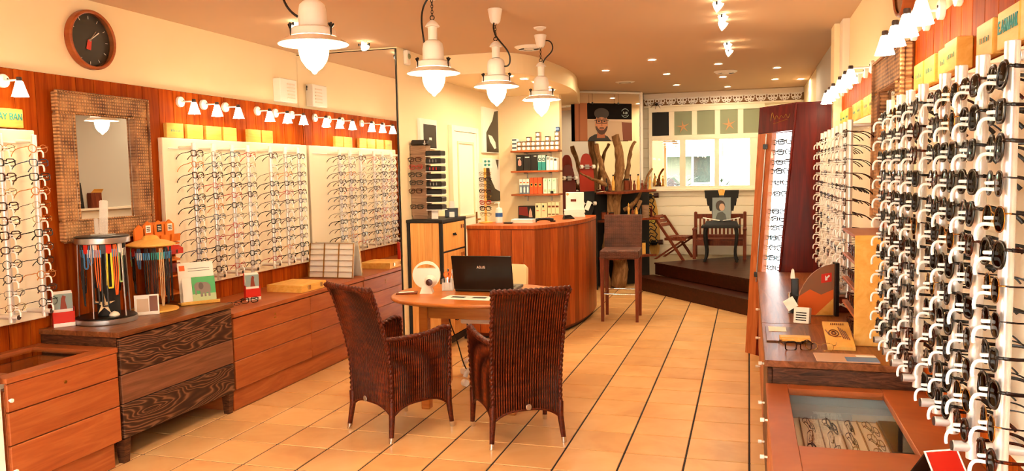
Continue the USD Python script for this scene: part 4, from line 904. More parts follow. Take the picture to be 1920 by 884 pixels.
part(t, "cap_strip", tube([(p_[0], p_[1], 1.05) for p_ in pts], .006, 6), M_teak)

# ---------------------------------------------------------------- on the pine cabinet
ZP = zt + .001
t = thing("frame_tower", "tall grey-brown slatted tower of spectacle frames and black cases on the pine cabinet", "display stand", (-2.835, 6.60, ZP))
M_slat = wood("slat_grey", [(.2, "#6b5039"), (.5, "#94745a"), (.8, "#b39274")], (.8, 3, 9), .6, .15)
part(t, "core", box(-.074, -.055, 0, .068, .06, .66), M_slat)
for k in range(8): part(t, "slat", box(-.078, -.062, .03 + k * .079, .074, -.0555, .03 + k * .079 + .072, .002), M_slat)
TR = (.115, .255, .33, .40, .468, .535)
for z in TR: part(t, "shelf", box(-.085, -.105, z - .022, .078, -.0625, z - .019, .0006), M_glass)
for k, z in enumerate(TR): copy((FOLDED[0], FOLDED[4], FOLDED[0], FOLDED[0], FOLDED[5], FOLDED[4])[k][1], "eyeglasses", f"{('black', 'dark tortoiseshell', 'black', 'black', 'red', 'dark tortoiseshell')[k]} spectacles on the slatted tower, {NTH[5 - k]} shelf", "eyeglasses", (-2.84 + .004 * (-1) ** k, 6.60 - .125, ZP + z - .001), 0, None)
for k in range(8):
    o = thing("glasses_case", f"black glasses case on the tower's side, {NTH[7 - k]} of its column" if k != 5 else "black glasses case with red marks on the tower's side", "glasses case", (-2.765, 6.585, ZP + .085 + k * .0685), 0, None)
    part(o, "body", box(.001, -.06, 0, .15, .06, .046, .008), M_black); part(o, "stand_lip", box(.001, -.0645, -.008, .155, .06, -.001, .001), M_paper)
    if k in (3, 5, 6): part(o, "mark", join(*[box(.04 + q * .03, -.0612, .010, .048 + q * .03, -.0602, .036, .0002) for q in range(3)]), M_red if k == 5 else M_grey)
t = thing("black_case", "black case with a pale anchor emblem lying on top of the slatted tower", "case", (-2.82, 6.585, ZP + .661))
part(t, "body", box(-.08, -.06, 0, .085, .06, .048, .01), M_black)
part(t, "anchor", xf(join(tube([(0, 0, .006), (0, 0, .032)], .002, 5), tube([(-.008, 0, .026), (.008, 0, .026)], .0016, 5), tube([(.012 * math.cos(q), 0, .018 + .012 * math.sin(q)) for q in np.linspace(PI, 2 * PI, 9)], .0018, 5), tube([(.004 * math.cos(q), 0, .036 + .004 * math.sin(q)) for q in np.linspace(0, 2 * PI, 9)], .0014, 5)), (.055, -.0615, 0)), M_paper)
t = thing("leaflet_stack", "black and white leaflets standing at the tower's foot", "leaflets", (-2.70, 6.56, ZP), .3); part(t, "leaflet", xf(box(-.03, 0, 0, .03, .004, .10, .001), rx=-.3), M_paper); part(t, "leaflet", xf(box(-.03, .012, 0, .03, .016, .10, .001), rx=-.3), M_black)
t = thing("price_card", "tall white card leaning in a black holder on the pine cabinet's corner", "card", (-2.635, 6.80, ZP), .25); part(t, "holder", box(-.06, .0, 0, .06, .05, .085, .004), M_black); part(t, "card", xf(box(-.018, -.006, 0, .03, -.002, .15, .001), rx=-.12), M_paper)

# ---------------------------------------------------------------- pictures on the door wall
def wall_picture(label, y0, y1, z0, z1, shape):
    t = thing("wall_picture", label, "picture", (-2.92, 0, 0)); part(t, "panel", box(.001, y0, z0, .03, y1, z1, .001), M_white)
    v, f = prism(shape, .0012, "yz", .0302); part(t, "dark_image", (v, f), M_black)
STR = lambda g: affinity.affine_transform(g, [1.29, 0, 0, 1, 8.53 - 8.42 * 1.29, 0])
wall_picture("upper black and white picture panel with a pale leaf-like curve", 8.53, 9.10, 1.82, 2.34, STR( union_all([Polygon([(8.50, 1.83), (8.85, 1.83), (8.85, 2.33), (8.74, 2.31), (8.68, 2.2), (8.58, 2.12), (8.50, 2.05)])]).difference(Polygon([(8.55, 2.03), (8.66, 2.02), (8.76, 1.95), (8.78, 1.88), (8.72, 1.87), (8.6, 1.95)]))))
wall_picture("lower black and white picture panel with flowing pale strands", 8.55, 9.12, 1.24, 1.75, STR(Polygon([(8.47, 1.25), (8.87, 1.25), (8.87, 1.36), (8.72, 1.40), (8.60, 1.52), (8.55, 1.68), (8.62, 1.745), (8.47, 1.745)]).union(Polygon([(8.75, 1.745), (8.82, 1.62), (8.84, 1.745)]))))
wall_picture("dark picture of a glass on the wall above the black cases", 6.73, 7.13, 1.82, 2.10, sbox(6.80, 1.83, 7.11, 2.05).difference(sbox(6.93, 1.87, 7.0, 1.93)))

# ---------------------------------------------------------------- on the reception counter
ZD = 1.089
t = thing("eyewear_tree", "slim revolving stand of round spectacles with a teal sign on the counter", "display stand", (-2.50, 7.40, ZD), .1)
part(t, "base", lathe([(0, 0), (.07, 0), (.072, .01), (.02, .016), (0, .016)], 24), M_light, 40); part(t, "stem", cyl((0, 0, .0165), (0, 0, .56), .012, 10), M_light, 40); part(t, "back_card", box(-.075, .03, .12, -.02, .034, .60, .001), M_paper)
s_ = part(t, "sign", box(-.02, -.012, .545, .075, -.006, .64, .001), M_paper)
for z in (.575, .61): part(s_, "printed_glasses", join(*[xf(lathe([(0, .0012), (.012, .0012), (.012, 0), (0, 0)], 12), (x, -.0122, z), rx=PI / 2) for x in (.008, .045)], box(.012, -.0135, z + .002, .042, -.0122, z + .006, .0003)), M_teal)
for k in range(8): copy(FOLDED[(2, 0, 3, 4, 2, 5, 0, 2)[k]][1], "eyeglasses", f"spectacles on the slim stand with the teal sign, {NTH[k]} tier", "eyeglasses", (-2.485, 7.345, ZD + .49 - k * .057), -.15, None)
t = thing("pump_bottle", "clear pump bottle with a blue label on the reception counter", "bottle", (-2.37, 7.42, ZD))
part(t, "bottle", lathe([(0, 0), (.034, 0), (.036, .004), (.036, .12), (.028, .145), (.012, .152), (0, .152)], 24), simple("bottle_milky", "#e6ece8", .15), 40); part(t, "label", lathe([(.0366, .06), (.0366, .10), (.0362, .10), (.0362, .06)], 24), simple("label_blue", "#2b5fa6", .4), 40)
part(t, "pump", join(cyl((0, 0, .1525), (0, 0, .19), .008, 10), cyl((0, 0, .19), (0, 0, .203), .014, 12), tube([(0, 0, .197), (-.04, 0, .197), (-.045, 0, .188)], .005, 8)), M_white, 40)
t = thing("paper_stack", "flat stack of white paper on the reception counter", "paper stack", (-2.12, 7.42, ZD), .05)
for k in range(4): part(t, "sheet_bundle", box(-.11 + .002 * k, -.08, k * .0095, .11 - .001 * k, .08, k * .0095 + .009, .001), M_paper)
solo("phone_pad", box(-2.29, 7.30, ZD, -2.20, 7.38, ZD + .012, .004), M_black, "small flat black pad lying by the pump bottle on the counter", "device")
t = thing("handset", "black telephone handset lying on the counter beyond the paper stack", "phone", (-1.95, 7.55, ZD), .5); part(t, "body", tube(smoothpath([(-.10, 0, .018), (-.06, 0, .026), (0, 0, .03), (.06, 0, .026), (.10, 0, .018)], 14), [.017] * 4 + [.013] * 6 + [.017] * 4, 10), M_black, True); part(t, "ear_pad", join(box(-.12, -.022, 0, -.07, .022, .014, .005), box(.07, -.022, 0, .12, .022, .014, .005)), M_black)
t = thing("stapler", "small black stapler at the counter's curved edge", "stapler", (-1.80, 8.02, ZD), .9); part(t, "base", box(-.07, -.018, 0, .07, .018, .012, .003), M_black); part(t, "arm", hull([(-.065, -.016, .014), (-.065, .016, .014), (.06, -.014, .0125), (.06, .014, .0125), (-.06, -.014, .04), (-.06, .014, .04), (.02, -.012, .042), (.02, .012, .042)]), M_black)
t = thing("leaflet_box", "white leaflet box with small brown picture above a pile of leaflets on the counter", "leaflet holder", (-1.82, 8.42, ZD), .25)
for k in range(5): part(t, "leaflet_bundle", box(-.115 + .003 * (k % 2), -.08, k * .0165, .11 - .004 * (k % 3), .07, k * .0165 + .016, .001), M_paper)
part(t, "box", box(-.095, -.06, .083, .10, .06, .27, .004), M_white); part(t, "picture", box(-.045, -.062, .17, .015, -.0605, .195, .0003), M_teak); part(t, "seal", xf(lathe([(0, .002), (.014, .001), (.014, 0), (0, 0)], 12), (-.078, -.0605, .25), rx=PI / 2), simple("seal_gold", "#c98a3f", .4)); part(t, "side_flap", xf(box(.0, -.05, 0, .05, -.047, .10, .001), (.101, 0, .085), ry=.4), M_white)

# ---------------------------------------------------------------- shelves behind the counter
OFF = np.array([-.066, .25, 0.])
for k, z in enumerate((1.845, 1.605, 1.33, 1.03)):
    t = thing("wall_shelf", f"narrow wooden wall shelf behind the counter, {NTH[k]} of four", "shelf"); part(t, "board", box(-2.645, 8.73, z - .022, -2.065, 8.948, z, .003), M_orange)
    for x in (-2.5, -2.2): part(t, "bracket", join(box(x - .006, 8.80, z - .034, x + .006, 8.948, z - .0222), box(x - .006, 8.936, z - .09, x + .006, 8.948, z - .034)), M_alu)
z1 = 1.846
def lens_box(x, z, n_):
    o = thing("lens_box", f"contact lens box on the top shelf, {ORD[n_[0]]} column from the striped boxes, {('lowest', 'second', 'third', 'highest')[n_[1]]} level", "box", (x, 8.80, z), 0, "lens boxes on the top shelf")
    part(o, "carton", box(-.027, -.035, 0, .027, .035, .052, .001), simple("carton_brown", "#b08a6a", .6)); part(o, "label", xf(lathe([(0, .0012), (.019, .0012), (.019, 0), (0, 0)], 14), (0, -.0352, .022), rx=PI / 2), M_paper); part(o, "band", box(-.0272, -.0358, .042, .0272, -.0352, .051, .0002), M_ink)
n_ = 0
for k, hgt in enumerate((2, 2, 3, 2, 4, 2, 3, 2, 4)):
    for q in range(hgt): lens_box(-2.545 + k * .0575, z1 + q * .053, (k, q))
for k in range(3):
    o = thing("striped_box", f"flat navy striped box at the top shelf's end, {NTH[2 - k]} of its pile", "box", (-2.60, 8.80, z1 + k * .047)); part(o, "carton", box(-.026, -.05, 0, .026, .05, .046, .001), M_paper); part(o, "stripe", box(-.0262, -.0512, .024, .0262, -.0502, .040, .0002), simple("navy", "#16233a", .4))
for k, (x, c_, l) in enumerate(((-2.07 - .005, "#2d4a78", "blue"),)):
    o = thing("lens_box", "small blue contact lens box at the top shelf's open end", "box", (-2.03 - .05, 8.80, z1 + .212)); part(o, "carton", box(-.02, -.03, 0, .02, .03, .05, .001), simple("carton_blue", c_, .5)); part(o, "band", box(-.0202, -.0308, .02, .0202, -.0302, .03, .0002), M_paper)
def care_box(x0, x1, z, h, mat_, label, deco):
    o = thing("care_box", label, "box", ((x0 + x1) / 2, 8.82, z)); w_ = (x1 - x0) / 2 - .001; part(o, "carton", box(-w_, -.045, 0, w_, .045, h, .001), mat_)
    for nm, m, mm in deco(w_, h): part(o, nm, m, mm)
dark = lambda w_, h: [("print", box(-w_ * .6, -.0462, h * .78, w_ * .3, -.0452, h * .84, .0002), M_paper), ("emblem", prism([(0 - .02, h * .35), (.0, h * .28), (.02, h * .35), (.02, h * .6), (0, h * .75), (-.02, h * .6)], .001, "xz", -.0465), simple("emblem_pink", "#c98a7a", .5))]
z2 = 1.606
care_box(-2.590, -2.50, z2, .19, M_black, "black carton with a pink emblem on the second shelf", dark)
care_box(-2.498, -2.41, z2, .19, M_black, "black carton with one white line in the middle of the second shelf", lambda w_, h: [("print", box(-w_ * .6, -.0462, h * .80, w_ * .7, -.0452, h * .87, .0002), M_paper)])
care_box(-2.408, -2.325, z2, .19, M_black, "black carton next to the teal ones on the second shelf", lambda w_, h: [("print", box(-w_ * .1, -.0462, h * .86, w_ * .7, -.0452, h * .92, .0002), M_paper)])
ringd = lambda w_, h: [("ring", (lambda v: (v[0] + [0, -.0462, h * .72], v[1]))(tube([(.016 * math.cos(q), 0, .016 * math.sin(q)) for q in np.linspace(0, 2 * PI, 14, endpoint=False)], .004, 5, closed=True)), M_ink), ("upper_field", box(-w_, -.0456, h * .55, w_, -.0451, h, .0001), simple("pale_teal", "#b9d8cf", .5))]
for k in range(2): care_box(-2.322 + k * .048, -2.276 + k * .048, z2, .18, M_teal, f"teal care box with a dark ring, {('nearer the black cartons', 'nearer the white cartons')[k]}", ringd)
for k in range(3): care_box(-2.220 + k * .045, -2.177 + k * .045, z2, .165 - .01 * k, M_paper, f"slim white carton on the second shelf, {ORD[k]} after the teal boxes", lambda w_, h: [("print", box(-w_ * .7, -.0462, h * .75, w_ * .7, -.0452, h * .92, .0002), M_ink if h < .15 else M_grey)])
z3 = 1.331
for k in range(3): care_box(-2.555 + k * .042, -2.515 + k * .042, z3, .175, simple("carton_slate", "#6d7d8c", .5), f"slate blue and white lens care box on the third shelf, {ORD[k]} from its near end", lambda w_, h: [("upper_field", box(-w_, -.0456, h * .6, w_, -.0451, h, .0001), M_paper), ("bottle_print", prism([(-.009, .015), (.009, .015), (.009, .07), (.003, .085), (-.003, .085), (-.009, .07)], .001, "xz", -.0463), M_paper), ("cap_print", box(-.012, -.0463, .125, .012, -.0457, .14, .0001), M_orangec)])
for k in range(3): care_box(-2.428 + k * .052, -2.378 + k * .052, z3, .19, simple("carton_orange", "#e4521a", .5), f"orange lens care box on the third shelf, {ORD[k]} of three", lambda w_, h: [("print", box(-.012, -.0462, h * .5, .012, -.0452, h * .62, .0002), M_black), ("oval", prism(affinity.scale(Point(0, h * .55).buffer(.02), .8, 1), .0006, "xz", -.0458), simple("amber", "#f4b13e", .5))])
for k in range(3): care_box(-2.262 + k * .053, -2.211 + k * .053, z3, .18, simple("carton_mint", "#dfe8cf", .5), f"pale mint lens care box on the third shelf, {ORD[k]} of three", lambda w_, h: [("drop", prism([(-.006, h * .8), (.004, h * .8), (.008, h * .95), (0, h * .9)], .001, "xz", -.0462), simple("leaf_green", "#4fae6a", .5)), ("print", box(-w_ * .6, -.0462, .02, w_ * .6, -.0452, .05, .0002), simple("pale_green", "#a9cda0", .5))])
solo("small_jar", lathe([(0, 0), (.018, 0), (.018, .026), (.014, .03), (0, .03)], 14, (-2.15, 8.75, z3)), M_black, "tiny black jar before the mint boxes", "jar", smooth=40)
z4 = 1.031
care_box(-2.575, -2.37, z4, .155, M_black, "dark red and black picture box on the lowest shelf", lambda w_, h: [("picture", prism([(-w_ * .9, .05), (w_ * .3, .03), (w_ * .1, h - .01), (-w_ * .9, h - .01)], .001, "xz", -.0462), simple("deep_red", "#7c1712", .4)), ("figure", prism([(.03, .02), (.075, .02), (.07, .08), (.05, .13), (.035, .09)], .001, "xz", -.0475), simple("figure_pale", "#c9a08a", .6))])
for k in range(2): care_box(-2.365 + k * .075, -2.292 + k * .075, z4, .19, simple("carton_cream", "#e9d9a8", .5), f"cream carton on the lowest shelf, {('with dark print', 'plainer one')[k]}", lambda w_, h: [("print", box(-w_ * .6, -.0462, h * .72, 0, -.0452, h * .85, .0002), M_ink if 1 else M_ink), ("red_line", box(-w_ * .6, -.0462, h * .5, w_ * .2, -.0452, h * .54, .0002), M_red)])
for k in range(3): care_box(-2.212 + k * .047, -2.167 + k * .047, z4, .20, simple("carton_cream", "#e9d9a8", .5), f"tall cream carton with brown bands on the lowest shelf, {ORD[k]} of three", lambda w_, h: [("brown_band", box(-w_ * .8, -.0462, h * .68, w_ * .8, -.0452, h * .78, .0002), M_teak), ("brown_band", box(-w_ * .8, -.0462, h * .25, w_ * .8, -.0452, h * .30, .0002), M_teak)])
OFF = np.zeros(3)
# ================================================================ bar stool
t = thing("bar_stool", "tall brown woven bar stool with chrome footrest beside the counter", "stool", (-1.30, 8.33, 0), math.radians(3))
M_stool = weave("wicker_stool", "#3a1c0e", "#74402a", 40., "xz", .6)
for x, y in ((-.18, -.2), (.18, -.2), (-.18, .2), (.18, .2)): part(t, "leg", hull([(x + a * .022, y + b * .022, .68) for a in (-1, 1) for b in (-1, 1)] + [(x + a * .015, y + b * .015, 0) for a in (-1, 1) for b in (-1, 1)]), M_teak)
part(t, "seat", box(-.205, -.225, .66, .205, .225, .755, .012), M_stool)
part(t, "backrest", shell(np.array([[(x, .20 + (z - .75) * .10, z) for x in np.linspace(-.195, .195, 12)] for z in np.linspace(.70, 1.095, 10)]), .035), M_stool, 40)
part(t, "back_edge", tube([(-.195, .195, .74), (-.195, .235, 1.095), (.195, .235, 1.095), (.195, .195, .74)], .012, 8, twist=(.2, 30)), M_stool, True)
for y in (-.2, .2): part(t, "footrest", cyl((-.165, y, .29), (.165, y, .29), .009, 10), M_chrome, 40)
for x in (-.18, .18): part(t, "side_rail", cyl((x, -.184, .27), (x, .184, .27), .008, 8), M_teak, 40)

# ================================================================ driftwood display before the oblique mirror
def mpt(s, d, z=0): p_ = M0 + MD * s + MN * d; return (p_[0], p_[1], z)
t = thing("driftwood_stand", "driftwood trunk display with rough shelves in front of the oblique mirror", "display stand", mpt(.62, .38), MA)
rg = random.Random(4)
def trunk(pts, r0, r1, n=26):
    p_ = smoothpath(pts, n); r = np.linspace(r0, r1, n); v, f = tube(p_, r, 12); nz = meshkit.fbm(v * [9, 9, 4], 3) - .5
    return v + nz[:, None] * (v - np.repeat(np.vstack([p_]), 12, 0).tolist() + [[0, 0, 0]] if False else v * 0) + (np.stack([meshkit.noise(v * 14 + k * 7, k) - .5 for k in range(3)], 1) * .035), f
for nm, pts, a_, b_ in (("trunk", [(0, 0, 0), (.03, 0, .5), (-.02, .03, 1.0), (.03, 0, 1.5), (-.01, .02, 2.06)], .11, .05), ("trunk", [(-.12, .05, 0), (-.14, .04, .6), (-.10, .0, 1.2), (-.24, .03, 1.75), (-.30, 0, 1.95)], .065, .03), ("branch", [(.03, 0, 1.3), (.16, -.02, 1.55), (.20, .0, 1.78), (.30, 0, 1.98)], .04, .02), ("branch", [(.10, 0, 1.05), (.32, -.03, 1.22), (.46, 0, 1.45), (.56, 0, 1.62)], .03, .014), ("branch", [(-.1, 0, 1.25), (-.26, -.10, 1.42), (-.42, -.13, 1.48), (-.60, -.14, 1.56)], .035, .018), ("branch", [(.04, -.02, .85), (.22, -.05, 1.0), (.34, -.04, 1.18)], .035, .02)): part(t, nm, trunk(pts, a_, b_), M_drift, True)
for z, a_, b_ in ((.42, -.27, .5), (.92, -.28, .56), (1.30, -.28, .5)): part(t, "shelf", shell(np.array([[(x, y + .02 * math.sin(9 * x), z + .012 * math.sin(7 * x + y * 9)) for x in np.linspace(a_, b_, 16)] for y in (-.17, -.05, .07)]), .028), M_teak, 30)
part(t, "back_panel", box(-.29, .10, .02, .56, .12, 1.28), M_blackm)
k = 0
for z, xs_ in ((1.323, (-.25, -.20, -.15, -.10, .10, .16, .22, .28, .34, .40, .46)), (.945, (-.25, -.19, -.13, .13, .19, .25, .31, .42, .48)), (.445, (-.2, -.12, .2, .35))):
    for x in xs_:
        hgt = rg.uniform(.09, .23); kind = rg.randrange(3); px_, py_, _ = mpt(.62 + x, .38 + .09); nm = ("small_bottle", "trinket_box", "carved_figure")[kind]
        shade_ = rg.choice([("black", M_black), ("pale", M_light), ("brown", M_teak), ("reddish", M_redwood)])
        o = thing(nm, f"{shade_[0]} {('little bottle', 'trinket box', 'carved figure')[kind]} on the {'upper' if z > 1.2 else 'middle' if z > .6 else 'lowest'} driftwood shelf, {ORD[k % 13]} along", ("bottle", "box", "figurine")[kind], (px_, py_, z), MA); k += 1
        if kind == 0: part(o, "body", lathe([(0, 0), (.02, 0), (.022, hgt * .55), (.009, hgt * .75), (.009, hgt * .95), (0, hgt * .95)], 12), shade_[1], 40); part(o, "stopper", cyl((0, 0, hgt * .951), (0, 0, hgt * 1.05), .011, 8), M_black)
        elif kind == 1: part(o, "body", box(-.028, -.02, 0, .028, .02, hgt * .8, .003), shade_[1]); part(o, "lid", box(-.03, -.022, hgt * .801, .03, .022, hgt * .95, .003), M_black)
        else: part(o, "body", lathe([(0, 0), (.024, 0), (.012, hgt * .35), (.020, hgt * .6), (.008, hgt * .75), (0, hgt * .75)], 10), shade_[1], 40); part(o, "head", lathe([(0, hgt * .751), (.013, hgt * .86), (0, hgt)], 10), shade_[1], 40)
o = thing("carved_cup", "brown ribbed wooden cup on the middle driftwood shelf by the mirror edge", "cup", (*mpt(.62 + .36, .38 + .14)[:2], .945), MA); part(o, "cup", lathe([(0, 0), (.045, 0), (.05, .17), (.04, .17), (.036, .02), (0, .02)], 14), M_slat, 30)
def skateboard(label, base, lean, rz, deckm, two):
    o = thing("skateboard", label, "skateboard", base, rz, rx=lean)
    a = np.linspace(0, 2 * PI, 40, endpoint=False); out = np.stack([.105 * np.sign(np.cos(a)) * abs(np.cos(a)) ** .7, .42 + .42 * np.sign(np.sin(a)) * abs(np.sin(a)) ** .85], 1)
    part(o, "deck", prism(out, .014, "xz", 0), deckm)
    if two: part(o, "grip_half", prism([(x, z) for x, z in out if z < .36] + [], .0015, "xz", -.002), M_blackm)
    for z in (.17, .66):
        part(o, "truck", join(box(-.03, -.03, z - .03, .03, -.002, z + .03), cyl((-.075, -.035, z), (.075, -.035, z), .007, 8)), M_alu)
        for s in (-1, 1): w_ = part(o, "wheel", cyl((s * .068, -.035, z), (s * .105, -.035, z), .027, 16), M_paper, 40); part(w_, "bearing", cyl((s * .1052, -.035, z), (s * .107, -.035, z), .011, 10), M_black)
skateboard("red skateboard with black tail standing upright at the driftwood's end", mpt(.20, .36, .985), -.06, MA - .05, simple("deck_red", "#a12a12", .35), True)
skateboard("dark red skateboard leaning behind the shelf wall's edge", mpt(-.06, .36, .84), -.06, MA + .05, simple("deck_dark", "#5e140a", .35), False)
solo("display_plinth", box(-.36, -.16, 0, .36, .16, .80, .004) if 0 else join(xf(box(-.14, -.10, 0, .14, .10, .838, .004), mpt(-.07, .36), rz=MA), xf(box(-.125, -.10, 0, .085, .10, .983, .004), mpt(.20, .36), rz=MA)), M_blackm, "black plinth carrying the two upright skateboards", "plinth")

# poster hung before the mirror
PW, PH = .88, .515
t = thing("portrait_poster", "hanging photo poster of a bearded man in glasses with a round logo", "poster", mpt(.165, .05, 2.0), MA)
Q = lambda poly, d, nm, col, rough=.5: part(t, nm, prism(poly, .0012, "xz", -.002 - d * .0014), simple("poster_" + nm + col[1:], col, rough))
part(t, "sheet", box(0, 0, 0, PW, .003, PH, .0005), simple("poster_dark", "#150e0c", .7, spec=.1))
for x in (.27, .67): part(t, "hanging_clip", join(cyl((x, .0, PH), (x, .0, PH + .13), .002, 6), box(x - .012, -.006, PH - .012, x + .012, .006, PH + .014)), M_black)
Q([(0, 0), (.19, 0), (.19, PH), (0, PH)], 0, "timber", "#b0683a"); Q([(.055, 0), (.075, 0), (.08, PH), (.06, PH)], 1, "timber_grain", "#8d4c28")
Q([(.19, .0), (PW, 0), (PW, .27), (.19, .29)], 0, "pale_ground", "#c9ab8c"); Q([(.74, 0), (PW, 0), (PW, .25), (.72, .26)], 1, "russet", "#7c3a20"); Q([(.19, .285), (PW, .265), (PW, .295), (.19, .30)], 1, "rail", "#d8bfa2")
Q([(.19, 0), (.55, 0), (.50, .06), (.42, .10), (.30, .09), (.22, .05)], 2, "jacket", "#26201e"); Q([(.33, .04), (.46, .04), (.45, .12), (.34, .12)], 3, "neck", "#a8623c")
face = affinity.scale(Point(.405, .235).buffer(.115, 20), .84, 1.3); Q(face, 4, "face", "#c98458")
beard = face.intersection(sbox(.2, .02, .6, .20)).difference(affinity.scale(Point(.405, .235).buffer(.09, 16), .85, 1.0)); Q(beard, 5, "beard", "#4a2615"); Q([(.365, .168), (.445, .168), (.435, .185), (.375, .185)], 6, "moustache", "#4a2615"); Q([(.378, .146), (.432, .146), (.425, .158), (.385, .158)], 6, "mouth", "#a04a38")
Q(union_all([affinity.scale(Point(.405, .375).buffer(.12, 20), .95, .62)]).difference(affinity.scale(Point(.405, .232).buffer(.1, 20), .93, .94)), 5, "hair", "#301b10")
Q([(.395, .20), (.418, .20), (.412, .265), (.400, .265)], 5, "nose", "#b06c44")
for x in (.362, .448): Q(affinity.scale(Point(x, .268).buffer(.014), 1.2, .6), 6, "eye", "#1d120c"); Q([(x - .03, .298), (x + .03, .298), (x + .026, .306), (x - .026, .306)], 6, "brow", "#26140c")
Q(union_all([sbox(x - .040, .238, x + .040, .290).difference(sbox(x - .033, .245, x + .033, .283)) for x in (.362, .448)] + [sbox(.395, .272, .415, .280), sbox(.295, .278, .325, .286), sbox(.485, .278, .515, .286)]), 7, "spectacles", "#2a130a")
Q(Point(.775, .385).buffer(.062, 24).difference(Point(.775, .385).buffer(.055, 24)).difference(sbox(.70, .36, .85, .41)), 2, "logo_ring", "#9fb0ac")
v, f = words("PJB", .030, .001, True); part(t, "logo_letters", (v + [.775, -.006, .371], f), simple("logo_pale", "#b8c6c2", .5))
Q([(.745, .345), (.805, .345), (.805, .350), (.745, .350)], 2, "logo_line", "#9fb0ac")

# ================================================================ on the platform
ZS = .341
t = thing("longboard", "patterned yellow longboard leaning on the boards beside the mirror wall", "longboard", (-1.30, 11.50, ZS), -.05, rx=-.07, ry=-.10)
a = np.linspace(0, 2 * PI, 48, endpoint=False); out = np.stack([.10 * np.sign(np.cos(a)) * abs(np.cos(a)) ** .6 * (1 - .12 * np.sin(a) ** 2), .46 + .46 * np.sign(np.sin(a)) * abs(np.sin(a)) ** .8], 1)
part(t, "deck", prism(out, .016, "xz", 0), wood("deck_yellow", [(.2, "#b9873e"), (.5, "#d6a552"), (.8, "#e4bb6c")], (6, 6, 1), .4, .1))
sw = []
for k in range(7):
    z0 = .14 + k * .10; sw.append(LineString([(-.08, z0), (-.03, z0 + .06), (.03, z0 + .02), (.06, z0 + .07), (.03, z0 + .11)]).buffer(.007)); sw.append(LineString([(-.07, z0 + .05), (-.04, z0 + .10), (.0, z0 + .08)]).buffer(.006))
part(t, "painted_pattern", prism(union_all(sw).intersection(Polygon(out).buffer(-.008)), .001, "xz", -.0015), M_black); part(t, "painted_face", prism(affinity.scale(Point(0, .52).buffer(.05), 1.1, .8), .0008, "xz", -.0008), simple("paint_yellow", "#e8cf4a", .5))
part(t, "painted_eyes", prism(union_all([sbox(-.045, .535, -.008, .548), sbox(.008, .535, .045, .548), sbox(-.03, .498, .03, .503)]), .001, "xz", -.0022), M_black)
for z in (.19, .87):
    part(t, "truck", join(box(-.035, -.04, z - .035, .035, -.003, z + .035), cyl((-.10, -.05, z), (.10, -.05, z), .010, 8)), M_blackm)
    for s in (-1, 1): part(t, "wheel", cyl((s * .075, -.05, z), (s * .14, -.05, z), .036, 18), simple("wheel_brown", "#3c170e", .35), 40)

t = thing("folding_chair", "reddish teak folding chair seen from the side on the platform", "chair", (-1.05, 11.20, ZS), -.25)
for y in (-.20, .20):
    part(t, "back_leg", join(hull([(.25 + dx, y + dy, 0) for dx in (-.02, .025) for dy in (-.012, .012)] + [(-.17 + dx, y + dy, .60) for dx in (-.02, .02) for dy in (-.012, .012)])), M_teak)
    part(t, "front_leg", hull([(-.16 + dx, y * .86 + dy, 0) for dx in (-.02, .02) for dy in (-.011, .011)] + [(.29 + dx, y * .86 + dy, .31) for dx in (-.02, .02) for dy in (-.011, .011)]), M_teak)
    part(t, "seat_rail", hull([(-.02 + dx, y * .93 + dy, .285 + dz) for dx in (0, .30) for dy in (-.01, .01) for dz in (-.018, .018)]), M_teak)
for k in range(6): part(t, "seat_slat", box(-.01 + k * .048, -.175, .304, .03 + k * .048, .175, .318), M_teak)
for k in range(3): part(t, "back_slat", xf(box(-.008, -.188, 0, .008, .188, .05), (-.075 - k * .042, 0, .455 + k * .055), ry=-.6), M_teak)

t = thing("garden_bench", "dark teak slatted bench against the cream boards under the window", "bench", (-.385, 11.38, ZS))
for x in (-.335, .335):
    part(t, "back_post", box(x - .022, .04, 0, x + .022, .08, .625), M_teak); part(t, "post_cap", lathe([(0, .645), (.018, .64), (.024, .6255), (0, .6255)], 10, (x, .06, 0)), M_teak)
    part(t, "front_leg", box(x - .022, -.27, 0, x + .022, -.23, .40), M_teak); part(t, "arm", box(x - .026, -.28, .401, x + .026, .039, .425), M_teak)
part(t, "top_rail", box(-.312, .045, .545, .312, .075, .61), M_teak); part(t, "lower_rail", box(-.312, .045, .255, .312, .075, .32), M_teak)
for k in range(11): part(t, "back_slat", box(-.285 + k * .054, .052, .321, -.258 + k * .054, .068, .544), M_teak)
for k in range(5): part(t, "seat_slat", box(-.312, -.26 + k * .06, .26, .312, -.21 + k * .06, .28), M_teak)
part(t, "seat_rail", box(-.312, -.265, .19, .312, -.24, .259), M_teak)

t = thing("side_table", "small black curved-leg table in front of the bench", "table", (-.355, 10.93, ZS))
part(t, "top", box(-.25, -.17, .455, .25, .17, .485, .004), M_blackm)
for x in (-.19, .19):
    for y in (-.13, .13): part(t, "leg", tube(smoothpath([(x, y, .454), (x * 1.06, y * 1.05, .30), (x * .97, y, .15), (x * 1.12, y * 1.1, 0)], 10), [.022] * 5 + [.018] * 5, 8), M_blackm, True)
t = thing("brand_display", "black stepped fan-shaped display behind the grey portrait card", "display", (-.35, 10.93, ZS + .4855))
for s in (-1, 1):
    st_ = [(s * .03, .08), (s * .12, .08), (s * .13, .19), (s * .155, .19), (s * .165, .26), (s * .185, .26), (s * .20, .36), (s * .215, .36), (s * .225, .47), (s * .045, .47), (s * .03, .43)]
    part(t, "wing", prism(st_, .02, "xz", .05), M_blackm)
part(t, "crest", prism([(-.03, .40), (.03, .40), (.045, .465), (.02, .48), (-.02, .48), (-.045, .465)], .02, "xz", .045), M_light)
